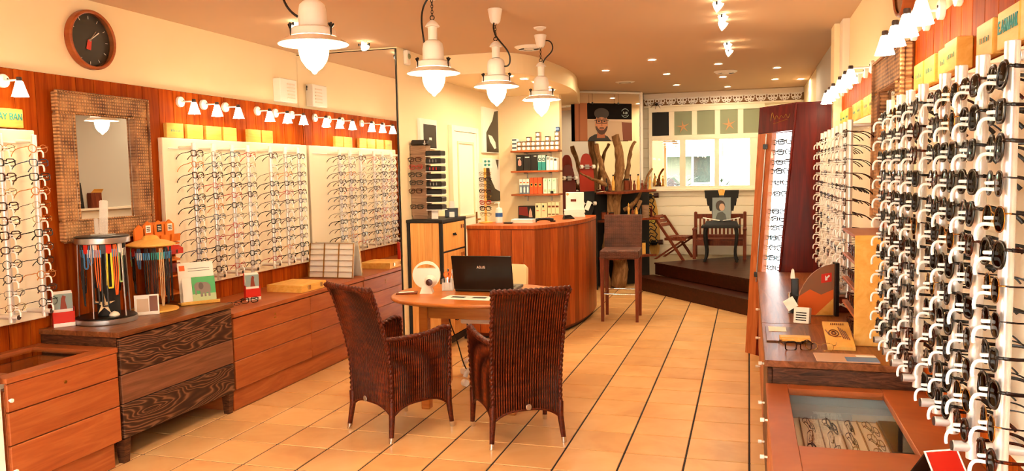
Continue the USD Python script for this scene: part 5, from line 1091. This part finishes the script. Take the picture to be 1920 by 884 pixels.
part(t, "base", join(hull([(-.22, -.06, 0), (.22, -.06, 0), (-.22, .08, 0), (.22, .08, 0), (-.20, -.05, .055), (.20, -.05, .055), (-.20, .07, .055), (.20, .07, .055)]), box(-.03, .05, .05, .03, .07, .42)), M_black)
for s in (-1, 1): part(t, "tray_wing", hull([(s * .02, -.10, .062), (s * .02, .03, .062), (s * .24, -.10, .10), (s * .24, .03, .10), (s * .02, -.10, .068), (s * .02, .03, .068), (s * .24, -.10, .106), (s * .24, .03, .106)]), M_white if s < 0 else simple("silver_tray", "#cfcac4", .2))
t = thing("portrait_card", "grey portrait photograph card standing on the black display", "card", (-.35, 10.968, ZS + .4855 + .056), 0)
part(t, "card", box(-.12, -.002, 0, .12, .006, .315, .001), simple("portrait_grey", "#7d8580", .3)); part(t, "portrait_hair", prism(affinity.scale(Point(-.015, .205).buffer(.065), .95, 1.1), .0008, "xz", -.0032), simple("portrait_hair", "#453b34", .5)); part(t, "portrait_face", prism(affinity.scale(Point(.005, .185).buffer(.04), .9, 1.25), .0008, "xz", -.0042), simple("portrait_skin", "#c8a58a", .5)); part(t, "portrait_coat", prism([(-.09, .0), (.07, .0), (.05, .09), (.01, .125), (-.05, .11)], .0008, "xz", -.0052), simple("portrait_coat", "#4f5350", .5))

t = thing("hanging_plant_lamp", "small dark wire bouquet hanging at the frieze's end", "ornament", (-1.28, 11.60, 2.53))
for k in range(7):
    a_ = k * .9; part(t, "wire", tube(smoothpath([(0, 0, 0), (.05 * math.cos(a_), -.02, .03 * math.sin(a_)), (.09 * math.cos(a_), -.03, .05 * math.sin(a_) - .02)], 8), .003, 5), M_black, True)
part(t, "heart", lathe([(0, -.025), (.025, 0), (0, .025)], 12), M_black, 40)
for i_, (x_, y_) in enumerate(((-.91, 2.20), (-.27, 2.21))):
    t = thing("starfish_ornament", f"orange dried starfish behind the {('second', 'fourth')[i_]} small frosted pane", "starfish", (x_, YB - .058, y_), .0)
    part(t, "arms", join(*[hull([(.016 * math.cos(q + s), dy, .016 * math.sin(q + s)) for s in (-1.2, 1.2) for dy in (0, .006)] + [(.10 * math.cos(q), .003, .10 * math.sin(q))]) for q in (PI / 2 + k * 2 * PI / 5 + .15 for k in range(5))]), simple("starfish_orange", "#cf9a6a", .9))

# ================================================================ the tall lit cabinet
A0, A1, B0, B1, C0, C1 = (-.025, 6.95, 0), (.085, 6.95, 2.07), (.185, 6.74, 0), (.365, 6.80, 2.09), (.628, 6.72, 0), (.628, 6.80, 2.09)
t = thing("lit_cabinet", "tall leaning red wood showcase with glowing white panel of small glasses", "showcase", (0, 0, 0))
A0, A1, B0, B1, C0, C1 = map(np.array, (A0, A1, B0, B1, C0, C1))
def L3(a_, b_, s): return a_ + (b_ - a_) * s
nfr = np.cross(B0 - A0, A1 - A0); nfr = nfr / np.linalg.norm(nfr)
if nfr[1] > 0: nfr = -nfr
def slabq(q, th): q = np.array(q, float); return hull(np.vstack([q, q - nfr * th]))
def fq(u0, u1, v0, v1): return [L3(L3(A0, A1, v), L3(B0, B1, v), u) for u, v in ((u0, v0), (u1, v0), (u1, v1), (u0, v1))]
D0, D1, E0, E1 = np.array([-.02, 7.36, 0]), np.array([.09, 7.36, 2.07]), np.array([.628, 7.36, 0]), np.array([.628, 7.36, 2.09])
part(t, "red_side", hull(np.vstack([B0, B1, C0, C1, B0 + [.03, .03, 0], B1 + [.02, .03, 0], C0 + [0, .03, 0], C1 + [0, .03, 0]])), M_redwood)
part(t, "side_edge", tube([B0 + [0, -.006, 0], B1 + [0, -.006, 0]], .010, 8), M_redwood, True)
part(t, "header", slabq(fq(0, 1, .90, 1.0), .05), M_redwood); part(t, "near_stile", slabq(fq(.955, .99, .05, .899), .04), M_redwood)
part(t, "far_stile", slabq(fq(0, .40, .0, .899), .05), wood("cabinet_teak", [(.2, "#8a4420"), (.5, "#a85c30"), (.8, "#bf7546")], (7, 7, .6), .35, .1)); part(t, "kick_panel", slabq(fq(.401, .985, 0, .28), .05), M_redwood)
part(t, "inner_side", hull(np.vstack([L3(A0, A1, .28) - nfr * .05, L3(A0, A1, .899) - nfr * .05, L3(D0, D1, .28), L3(D0, D1, .899), L3(A0, A1, .28) - nfr * .05 + [.02, 0, 0], L3(A0, A1, .899) - nfr * .05 + [.02, 0, 0], L3(D0, D1, .28) + [.02, 0, 0], L3(D0, D1, .899) + [.02, 0, 0]])), M_counter)
part(t, "back_board", hull(np.vstack([D0, D1, E0, E1, D0 + [0, .02, 0], D1 + [0, .02, 0], E0 + [0, .02, 0], E1 + [0, .02, 0]])), M_redwood); part(t, "top_board", hull(np.vstack([A1, B1, C1, E1, D1] + [q + [0, 0, .012] for q in (A1, B1, C1, E1, D1)])), M_redwood)
LP = [q - nfr * .06 for q in fq(.17, .95, .281, .898)]
M_panel = simple("light_panel", "#ffffff", .4, emit=2.6, ecol=(.93, .98, 1.))
part(t, "light_panel", hull(np.vstack([np.array(LP), np.array(LP) - nfr * .01])), M_panel)
part(t, "glass_door", hull(np.vstack([np.array(fq(.402, .953, .282, .898)) - nfr * .004, np.array(fq(.402, .953, .282, .898)) - nfr * .008])), M_glass)
rod = part(t, "door_rod", tube([L3(L3(A0, A1, v), L3(B0, B1, v), .27) + nfr * .012 for v in (.30, .895)], .005, 8), M_alu, True)
for v in (.33, .845): part(rod, "clamp", cbox(*(L3(L3(A0, A1, v), L3(B0, B1, v), .27) + nfr * .016), .035, .035, .04, .003), M_black)
pc = L3(L3(A0, A1, .955), L3(B0, B1, .955), .6) + nfr * .003
sg_ = smoothpath([(-.08, -.02), (-.06, .03), (-.045, -.01), (-.03, .02), (-.01, -.012), (.01, .015), (.03, -.005), (.05, .022), (.06, .0), (.085, .02)], 50); ax_ = (B1 - A1) / np.linalg.norm(B1 - A1)
part(t, "gold_signature", tube([pc + ax_ * x + np.array([0, 0, z]) for x, z in sg_], .0022, 5), M_brass, True); part(t, "gold_line", tube([pc + ax_ * -.06 + [0, 0, -.045], pc + ax_ * .07 + [0, 0, -.02]], .0022, 5), M_brass)
lz = [(.86, 3), (.82, 3), (.78, 3), (.745, 3), (.70, 1), (.655, 1), (.585, 3), (.555, 2), (.52, 2), (.48, 4), (.44, 2), (.40, 4), (.36, 2)]
k = 0
for v, ty in lz:
    for u in (.50, .72):
        ty = 3 if k % 2 else ty
        q = L3(L3(A0, A1, v), L3(B0, B1, v), u) - nfr * .03; nm, src = (("teal", FOLDED[1]), ("slim", FOLDED[3]), ("gold", FOLDED[2]), ("black", FOLDED[0]), ("teal", FOLDED[1]))[ty]
        copy(src[1], "eyeglasses", f"{nm} spectacles before the glowing panel, {ORD[k // 2] if k // 2 < 12 else 'bottom'} row, {('far', 'near')[k % 2]} side", "eyeglasses", tuple(q), math.atan2(ax_[1], ax_[0]), None); k += 1

# seen only in the wicker mirror: things along the far grey wall
t = thing("blanket_chest", "black covered chest against the grey wall, seen only in the wicker mirror", "chest", (.50, 9.2, ZS))
part(t, "body", box(-.16, -.5, 0, .16, .5, .50, .01), M_blackm); part(t, "lid", box(-.18, -.52, .501, .18, .52, .54, .008), M_black)
t = thing("carton", "brown carton on the grey wall's ledge, seen only in the wicker mirror", "box", (XR - .05, 8.45, 1.229)); part(t, "body", box(-.035, -.09, 0, .035, .09, .2, .003), M_teak); part(t, "flap", hull([(-.035, -.09, .2), (-.035, .09, .2), (-.035, -.09, .203), (-.035, .09, .203), (-.08, -.08, .25), (-.08, .08, .25)]), M_light)
t = thing("framed_card", "black framed white card on the grey wall's ledge, seen only in the wicker mirror", "frame", (XR - .05, 8.15, 1.229), 0, ry=.12); part(t, "frame", box(-.01, -.12, 0, .005, .12, .34, .003), M_black); part(t, "card", box(-.012, -.07, .06, -.0102, .07, .28, .0003), M_paper)
# dark shrubs in tubs outside the shop front
for k, (x, y) in enumerate(((-2.9, -3.2), (-2.1, -3.6), (-.9, -3.4))):
    t = thing("tub_shrub", f"dark leafy shrub in a tub outside the shop front, {ORD[k]} along", "plant", (x, y, -.12)); part(t, "tub", lathe([(0, 0), (.2, 0), (.26, .5), (.22, .5), (.2, .45), (0, .45)], 20), M_black, 40)
    rg = random.Random(60 + k); lf = []
    for q in range(90):
        a_, h_, r_ = rg.uniform(0, 6.28), rg.uniform(.5, 1.5), rg.uniform(.05, .42); c_ = np.array([r_ * math.cos(a_), r_ * math.sin(a_), h_]); d_ = np.array([math.cos(a_), math.sin(a_), rg.uniform(.1, .9)]) * .16; s_ = np.cross(d_, [0, 0, 1]) * .25
        lf.append(hull([c_, c_ + d_ * .5 + s_, c_ + d_ * .5 - s_, c_ + d_, c_ + d_ * .5 + [0, 0, .012]]))
    part(t, "foliage", join(*lf), simple("dark_leaf", "#1c3318", .5), kind="stuff"); part(t, "stem", cyl((0, 0, .45), (0, 0, 1.2), .02), M_teak)
# ================================================================ counters along the right wall
RX, RW = .08, XR - .031
def drawer_unit(label, y0, y1, zt, m, mtop, knobs=True, cols=1):
    g = thing("drawer_unit", label, "cabinet")
    part(g, "carcass", join(box(RX + .022, y0 + .004, .12, RW, y0 + .024, zt - .03), box(RX + .022, y1 - .024, .12, RW, y1 - .004, zt - .03), box(RX + .022, y0 + .024, .12, RW, y1 - .024, .14), box(RW - .02, y0 + .024, .14, RW, y1 - .024, zt - .03)), m)
    n_ = 3; hz = (zt - .03 - .125) / n_
    for k in range(n_):
        dr = part(g, "drawer", box(RX, y0 + .003, .125 + k * hz, RX + .021, y1 - .003, .125 + (k + 1) * hz - .005, .003), m)
        if knobs: part(dr, "knob", join(cyl((RX - .0005, (y0 + y1) / 2, .125 + (k + .55) * hz), (RX - .014, (y0 + y1) / 2, .125 + (k + .55) * hz), .005, 10), cyl((RX - .014, (y0 + y1) / 2, .125 + (k + .55) * hz), (RX - .032, (y0 + y1) / 2, .125 + (k + .55) * hz), .009, 12)), M_white, 40)
    part(g, "worktop", box(RX - .012, y0, zt - .029, RW, y1, zt, .003), mtop); part(g, "plinth", box(RX + .05, y0 + .02, 0, RW, y1 - .02, .119), m)
drawer_unit("orange wood drawer unit under the far eyeglass rack", 4.405, 6.62, .742, M_orange, M_oaktop)
drawer_unit("oak drawer chest with flamed end panel beyond the glass-topped counter", 3.53, 4.40, .742, M_oak, M_oaktop)
g = thing("display_counter", "orange wood counter with two glass display windows in its top", "counter")
YA, YE, ZT = 1.40, 3.52, .645
part(g, "carcass", join(box(RX + .022, YA + .004, .12, RW, YA + .024, ZT - .03), box(RX + .022, YE - .024, .12, RW, YE - .004, ZT - .03), box(RX + .022, YA + .024, .12, RW, YE - .024, .14), box(RW - .02, YA + .024, .14, RW, YE - .024, ZT - .03)), M_orange)
for a_, b_ in ((1.403, 2.46), (2.464, 3.517)):
    for z0, z1 in ((.125, .30), (.305, .46), (.465, .612)):
        dr = part(g, "drawer", box(RX, a_, z0, RX + .021, b_, z1, .003), M_orange)
        ky = (a_ + b_) / 2 + .34; part(dr, "knob", join(cyl((RX - .0005, ky, (z0 + z1) / 2), (RX - .014, ky, (z0 + z1) / 2), .005, 10), cyl((RX - .014, ky, (z0 + z1) / 2), (RX - .032, ky, (z0 + z1) / 2), .009, 12)), M_white, 40)
part(g, "plinth", box(RX + .05, YA + .02, 0, RW, YE - .02, .119), M_orange)
for q in (box(RX - .006, YA, ZT - .029, RX + .082, YE, ZT), box(.53, YA, ZT - .029, RW, YE, ZT), box(RX + .0825, 3.45, ZT - .029, .5295, YE, ZT), box(RX + .0825, 2.49, ZT - .029, .5295, 2.73, ZT), box(RX + .0825, YA, ZT - .029, .5295, 1.60, ZT)): part(g, "top_frame", q, M_orange)
M_low = glassy("display_glass", (.98, .99, .985), 1.25)
M_felt = simple("grey_felt", "#9aa6a6", .8)
for a_, b_ in ((2.725, 3.455), (1.595, 2.495)):
    part(g, "glass_window", box(RX + .078, a_, ZT - .016, .534, b_, ZT - .010, .0005), M_low)
    part(g, "display_floor", box(RX + .03, a_ - .02, .50, .62, b_ + .02, .512), simple("display_floor", "#e6d6bd", .5)); part(g, "grey_back", box(RX + .03, b_ + .021, .512, .62, b_ + .028, ZT - .03), M_felt)
    for k in range(5): part(g, "gold_divider", box(.205 + k * .075, a_, .5125, .2085 + k * .075, b_ + .005, .522, .0005), M_brass)
    part(g, "dark_tray", box(.512, a_, .5125, .60, b_, .53, .002), M_black); part(g, "dark_tray", box(RX + .035, a_ + .05, .5125, .175, b_ - .25, .535, .004), simple("maroon_felt", "#3c0d0a", .7))
rg = random.Random(6); k = 0
for a_, b_ in ((2.76, 3.40), (1.66, 2.42)):
    for q in range(4):
        for c_ in range(4):
            y = a_ + (b_ - a_) * (q + .5) / 4; x = .243 + c_ * .075 + rg.uniform(-.006, .006)
            copy(FOLDED[rg.choice([2, 3, 2, 0, 3])][1], "eyeglasses", f"folded spectacles under the {('far', 'near')[a_ < 2]} glass window, {ORD[q]} row back, {ORD[c_]} lane from aisle", "eyeglasses", (x, y, .5345), PI / 2 + rg.uniform(-.3, .3), None, rx=-.25); k += 1
t = thing("red_wedge", "red price wedge with white edges on the display counter's top", "price label", (.545, 2.52, ZT + .001), .45)
part(t, "red_face", hull([(-.05, -.06, .004), (.05, -.06, .004), (-.05, -.055, .0), (.05, -.055, 0), (-.05, 0, .085), (.05, 0, .085), (-.05, .005, .083), (.05, .005, .083)]), M_red)
part(t, "white_edge", join(tube([(-.052, -.062, .003), (-.052, .002, .087), (.052, .002, .087), (.052, -.062, .003)], .004, 6, closed=True)), M_paper, True); part(t, "back_face", hull([(-.05, .006, .083), (.05, .006, .083), (-.05, .07, .0), (.05, .07, 0), (-.05, .066, .0), (.05, .066, 0), (-.05, .002, .08), (.05, .002, .08)]), M_black)

# ---------------------------------------------------------------- things on the right-hand chests
ZR_ = .743
t = thing("wooden_plaque", "sloping light wooden plaque with burnt-in drawing and lettering on the oak chest", "plaque", (.347, 3.79, ZR_), 0)
part(t, "board", hull([(0, .0, 0), (.118, .0, 0), (0, .0, .016), (.118, .0, .016), (0, .30, .075), (.118, .30, .075), (0, .305, .062), (.118, .305, .062)]), M_light); part(t, "support", box(.01, .26, 0, .108, .28, .052), M_teak)
def onplaque(x, s): return (.052 + x * .42, .012 + s * .285, .0185 + s * .0585)
part(t, "burnt_drawing", join(tube([onplaque(.0 + .05 * math.cos(a_) - .03, .5 + .13 * math.sin(a_)) for a_ in np.linspace(0, 2 * PI, 24, endpoint=False)], .0025, 5, closed=True), tube([onplaque(x, s) for x, s in ((-.11, .62), (-.08, .42), (-.02, .34), (.04, .36))], .0025, 5), tube([onplaque(-.03 + .02 * math.cos(a_), .5 + .06 * math.sin(a_)) for a_ in np.linspace(0, 2 * PI, 14, endpoint=False)], .004, 5, closed=True), *[tube([onplaque(.03 + k * .02, .75 - k * .05), onplaque(.06 + k * .02, .30 - k * .02)], .002, 5) for k in range(4)]), M_teak)
part(t, "burnt_letters", join(*[tube([onplaque(-.04 + k * .022, .86), onplaque(-.036 + k * .022, .92)], .0022, 5) for k in range(7)]), M_teak)
t = thing("frame_shelf", "open light wood shelf tower holding dark glasses behind the sunglass rack", "shelf", (0, 0, ZR_))
sx0, sx1, sy0, sy1 = .47, .665, 3.90, 4.40
for z in (.0, .125, .25, .375, .50): part(t, "shelf_board", box(sx0, sy0 + .0165, z, sx1, sy1, z + .014), M_orange)
part(t, "front_panel", box(sx0, sy0, 0, sx1, sy0 + .016, .514), M_light); part(t, "back_panel", box(sx1 - .012, sy0 + .0165, .0145, sx1, sy1, .4995), M_orange)
for k, z in enumerate((.014, .139, .264, .389)):
    for q in range(3): copy((SUN_KINDS[0], SUN_KINDS[4], EYE_KINDS[3])[q][1], "sunglasses", f"dark glasses in the wood shelf tower, {NTH[3 - k]} shelf, {ORD[q]} from front", "sunglasses", (sx0 + .02, sy0 + .10 + q * .145, ZR_ + z + .03), -PI / 2, None)
t = thing("quarter_round_display", "quarter-round display card with mountain picture, red flag logo and black edge", "display card", (.36, 4.66, ZR_), .15)
qa = np.linspace(PI / 2, PI, 14); arc = [(.10 + .20 * math.cos(a_), .02 + .27 * math.sin(a_)) for a_ in qa] + [(.10, .0)] + [(.10, .02)]
arc = [(.10, 0), (.10, .29)] + [(.10 + .20 * math.cos(a_), .02 + .27 * math.sin(a_)) for a_ in qa][1:] + [(-.10, 0)]
part(t, "card", prism(arc, .012, "xz", 0), simple("card_bronze", "#8a5a3c", .5)); part(t, "orange_ground", prism([(-.095, .005), (.095, .005), (.095, .15), (.03, .12), (-.03, .15), (-.09, .11)], .001, "xz", -.0012), simple("sunset_orange", "#e0641a", .5)); part(t, "pale_slope", prism([(.0, .005), (.095, .005), (.095, .10)], .001, "xz", -.0024), M_light)
part(t, "red_logo", prism([(.03, .185), (.085, .195), (.085, .245), (.03, .235)], .001, "xz", -.0012), M_red); part(t, "logo_mark", prism([(.05, .20), (.062, .202), (.062, .212), (.076, .226), (.07, .232), (.058, .22), (.05, .23)], .001, "xz", -.0024), M_paper); part(t, "black_edge", box(.101, -.02, 0, .122, .05, .30), M_black)
t = thing("price_cube", "white cube card with lines of dark print at the quarter-round display's foot", "price card", (.27, 4.42, ZR_), -.30, rx=-.15)
part(t, "card", box(-.04, 0, 0, .04, .05, .085, .002), M_paper); part(t, "print", join(*[box(-.028, -.001, .014 + k * .013, .026, -.0002, .020 + k * .013, .0002) for k in range(4)]), M_ink); part(t, "flap", xf(box(-.03, .0, 0, .03, .004, .06), (-.055, .05, .075), ry=-.6), M_paper)
t = thing("tape_dispenser", "small black stand with a white top behind the price cube", "stand", (.255, 4.74, ZR_)); part(t, "stem", box(-.02, -.02, 0, .02, .02, .20, .004), M_black); part(t, "silver_tube", cyl((-.03, -.015, .0), (-.03, -.015, .12), .009, 10), M_alu, 40); part(t, "white_top", hull([(-.025, -.02, .2005), (.0, -.02, .2005), (-.025, .02, .2005), (.0, .02, .2005), (-.02, -.01, .25), (-.005, -.01, .25), (-.012, .012, .255)]), M_white)
t = thing("price_boards", "two yellow-edged flat boards with white cards at the counter's aisle edge", "board", (.185, 4.10, ZR_), .0)
part(t, "board", box(-.10, -.18, 0, .09, .17, .006), M_oaktop); part(t, "white_card", box(-.085, .04, .0062, .0, .16, .0085), M_paper); part(t, "yellow_strip", box(-.04, -.16, .0062, .10, -.10, .02, .002), M_light); part(t, "yellow_strip", box(-.03, -.195, .0062, .10, -.17, .018, .002), M_light)
copy(EYE_KINDS[3][1], "eyeglasses", "tortoiseshell spectacles lying on the oak chest in front of the plaque", "eyeglasses", (.22, 3.76, ZR_ + .018), .2, None)
copy(EYE_KINDS[2][1], "eyeglasses", "gold wire spectacles lying beside the tortoiseshell pair on the oak chest", "eyeglasses", (.31, 3.77, ZR_ + .018), -.2, None)
t = thing("magazine", "open picture magazine with a blue cover strip at the oak chest's near edge", "magazine", (.42, 3.64, ZR_), .03); part(t, "pages", box(-.14, -.09, 0, .11, .06, .006), simple("magazine_page", "#c79a7a", .4)); part(t, "blue_band", box(-.02, -.09, .0062, .11, -.01, .0075), simple("magazine_blue", "#5b86b8", .4)); part(t, "white_band", box(.03, .0, .0062, .11, .03, .0075), M_paper)
t = thing("box_stack", "brown glasses boxes crossed with pale ribbon on the far drawer unit", "boxes", (.50, 4.86, ZR_), .1)
part(t, "carton", box(-.08, -.06, 0, .08, .06, .09, .003), M_teak); part(t, "ribbon", join(tube([(-.07, -.0615, .01), (.07, -.0615, .08)], .004, 5), tube([(.07, -.0618, .01), (-.07, -.0618, .08)], .004, 5)), M_paper); 

# ================================================================ hanging lamps
PD = proto("pendant_lamp")      # origin at the ceiling
dz = -(CEIL - 2.17)
part(PD, "canopy", lathe([(0, -.10), (.022, -.10), (.035, -.085), (.050, -.004), (.046, 0), (0, 0)], 24), M_white, 40)
ch = [tube([(.007 * math.cos(q) * (k % 2 == 0), .007 * math.cos(q) * (k % 2), -.105 - k * .016 + .011 * math.sin(q)) for q in np.linspace(0, 2 * PI, 10, endpoint=False)], .0019, 5, closed=True) for k in range(6)]
part(PD, "chain", join(*ch), M_black, True, kind="stuff")
R_ = lambda pr, mm, nm, sm=40: part(PD, nm, lathe([(r, z + dz) for r, z in pr], 36), mm, sm)
part(PD, "ring", tube([(.013 * math.cos(q), 0, dz + .318 + .013 * math.sin(q)) for q in np.linspace(0, 2 * PI, 14, endpoint=False)], .003, 6, closed=True), M_black, True)
R_([(0, .305), (.012, .303), (.030, .288), (.042, .270), (.042, .266), (.030, .266), (0, .266)], M_white, "cap"); R_([(.028, .265), (.027, .19), (0, .19)], M_white, "neck"); R_([(0, .187), (.040, .185), (.056, .170), (.062, .14), (.063, .072), (0, .072)], M_white, "body")
R_([(.063, .071), (.090, .068), (.098, .060), (.102, .030), (0, .030)], M_white, "collar"); R_([(.098, .029), (.120, .022), (.155, .0), (.157, -.003), (.154, -.004), (.118, .016), (.09, .022)], simple("shade_enamel", "#efe2cf", .3), "shade")
for k in range(3):
    a_ = 4.0 + k * 2 * PI / 3; c_, s_ = math.cos(a_), math.sin(a_)
    part(PD, "wing_nut", join(cyl((.10 * c_, .10 * s_, dz + .028), (.104 * c_, .104 * s_, dz + .085), .004, 6), tube([(.104 * c_ - .016 * s_, .104 * s_ + .016 * c_, dz + .078), (.104 * c_, .104 * s_, dz + .062), (.104 * c_ + .016 * s_, .104 * s_ - .016 * c_, dz + .078)], .0055, 6)), M_black)
R_([(.060, .018), (.066, -.01), (.066, -.04), (.056, -.075), (.036, -.105), (.014, -.122), (.008, -.132), (0, -.136)], M_globe, "globe")
def pendant(x, y, label, cab):
    q = copy(PD, "pendant_lamp", label, "pendant lamp", (x, y, CEIL)); return q
for x, y, l in ((-1.868, 3.174, "nearest white enamel pendant lamp, its cap cut by the picture top"), (-1.771, 4.344, "second white enamel pendant lamp, cable hanging straight beside its chain"), (-1.653, 5.18, "third white enamel pendant lamp, cable bowing out to one side"), (-1.621, 6.275, "farthest white enamel pendant lamp, just below the round ceiling vent")): pendant(x, y, l, 0)
for k, (x, y, pts) in enumerate(((-1.868, 3.174, [(-.01, 0, -.08), (-.10, -.02, -.16), (-.13, -.03, -.30), (-.063, -.02, -.40)]), (-1.771, 4.344, [(-.01, 0, -.08), (-.05, 0, -.13), (-.062, -.01, -.24), (-.05, -.01, -.345)]), (-1.653, 5.18, [(.0, -.02, -.09), (.01, -.03, -.18), (.07, -.03, -.26), (.105, -.02, -.33), (.09, -.01, -.385), (.062, -.01, -.39)]), (-1.621, 6.275, [(.045, 0, -.05), (.09, 0, -.07), (.10, 0, -.12), (.05, 0, -.18), (.02, 0, -.225)]))):
    o = solo("lamp_cable", tube(smoothpath([(x + a_, y + b_, CEIL + c_) for a_, b_, c_ in pts], 30), .0055, 7), M_black, f"black cable of the {('nearest', 'second', 'third', 'farthest')[k]} white pendant lamp", "cable", smooth=True)

# ================================================================ ceiling fittings
SP = proto("recessed_spot")
part(SP, "trim_ring", lathe([(.034, -.001), (.046, -.001), (.047, -.005), (.044, -.008), (.034, -.006)], 24), M_white, 40); part(SP, "lamp", lathe([(0, -.004), (.0335, -.004), (.0335, -.001), (0, -.001)], 20), M_spot)
for k, (x, y, l) in enumerate(((-.934, 8.076, "nearest on the aisle's counter side"), (-1.513, 8.702, "closest to the soffit's curve"), (-.913, 9.331, "beyond the flat vent, counter side"), (-.907, 10.571, "before the frieze, over the folding chair"), (-.311, 8.692, "just before the round aisle vent"), (-.302, 9.915, "just behind the round aisle vent"), (-.278, 11.124, "nearest the frieze over the bench"), (.295, 9.301, "nearer of the pair by the right-hand wall"), (.309, 10.478, "farther of the pair by the right-hand wall"), (.62, 10.6, "tucked against the far side wall"))): copy(SP, "ceiling_spot", f"small bright recessed ceiling spot {l.replace('right-hand', 'rack')}", "ceiling light", (x, y, CEIL))
for k, (x, y) in enumerate(((-2.196, 7.281), (-2.118, 7.545), (-2.079, 7.841), (-2.10, 8.123), (-2.10, 8.401), (-2.12, 8.665))): copy(SP, "ceiling_spot", f"small recessed spot under the curved soffit, {ORD[k]} from its near end", "ceiling light", (x, y, 2.5045))
SW = proto("swivel_spot")
part(SW, "ceiling_plate", lathe([(0, -.018), (.022, -.018), (.03, -.004), (.03, 0), (0, 0)], 16), M_white, 40)
part(SW, "bracket", join(cyl((0, -.045, -.03), (0, .045, -.03), .003, 6), box(-.006, -.052, -.04, .006, -.042, -.018), box(-.006, .042, -.04, .006, .052, -.018)), M_black)
part(SW, "reflector", xf(lathe([(.010, -.03), (.028, .0), (.036, .028), (.034, .028), (.026, 0), (.008, -.028)], 20), (0, 0, -.035), ry=2.3), M_shade, 40); part(SW, "lamp", xf(lathe([(0, .018), (.022, .016), (.022, .0), (0, 0)], 14), (0, 0, -.035), ry=2.3), M_bulb)
for k, (x, y, l) in enumerate(((-.205, 5.471, "cut by the picture top"), (-.188, 5.931, "nearer of the front pair"), (-.196, 6.203, "farther of the front pair"), (-.187, 7.239, "nearer of the rear pair"), (-.184, 7.632, "farther of the rear pair"))): copy(SW, "swivel_spot", f"little swivel ceiling spot with black clips over the aisle, {l}", "ceiling light", (x, y, CEIL), 0)
for k, (x, y, rz_) in enumerate(((-3.05, 5.98, 0), (-3.09, 5.03, PI))): copy(SW, "swivel_spot", f"swivel ceiling spot {('in front of the corner mirror top', 'behind the nearest pendant lamp')[k]}", "ceiling light", (x, y, CEIL), rz_ + PI / 2 * (k < 1))
def vent(label, x, y, z):
    t = thing("ceiling_vent", label, "vent", (x, y, z)); part(t, "outer_ring", lathe([(.095, -.001), (.130, -.001), (.132, -.006), (.098, -.028), (.095, -.024)], 36), M_white, 40)
    part(t, "dark_throat", lathe([(0, -.020), (.094, -.020), (.094, -.001), (0, -.001)], 30), M_blackm); part(t, "centre_disc", lathe([(0, -.030), (.038, -.028), (.045, -.0205), (0, -.0205)], 30), M_white, 40)
    for k in range(4): part(t, "cross_bar", xf(box(.046, -.005, -.026, .0945, .005, -.0205, .001), rz=k * PI / 2 - .3), M_white)
vent("round white ceiling vent behind the farthest pendant lamp", -1.86, 6.80, CEIL); vent("round white ceiling vent in the middle of the aisle ceiling", -.257, 9.39, CEIL)
t = thing("flat_vent", "flat pale oval ceiling grille near the mirror wall", "vent", (-1.486, 9.94, CEIL)); part(t, "plate", lathe([(0, -.012), (.10, -.010), (.125, -.001), (0, -.001)], 28), M_white, 40); part(t, "slot_ring", lathe([(.06, -.0115), (.075, -.0115), (.075, -.0135), (.06, -.0135)], 28), M_grey)
t = thing("smoke_detector", "small flat white smoke detector between the third and farthest pendant lamps", "smoke detector", (-1.54, 5.95, CEIL)); part(t, "base", lathe([(0, -.012), (.045, -.012), (.050, -.001), (0, -.001)], 24), M_white, 40); part(t, "chamber", lathe([(0, -.028), (.022, -.026), (.032, -.0125), (0, -.0125)], 20), M_white, 40)
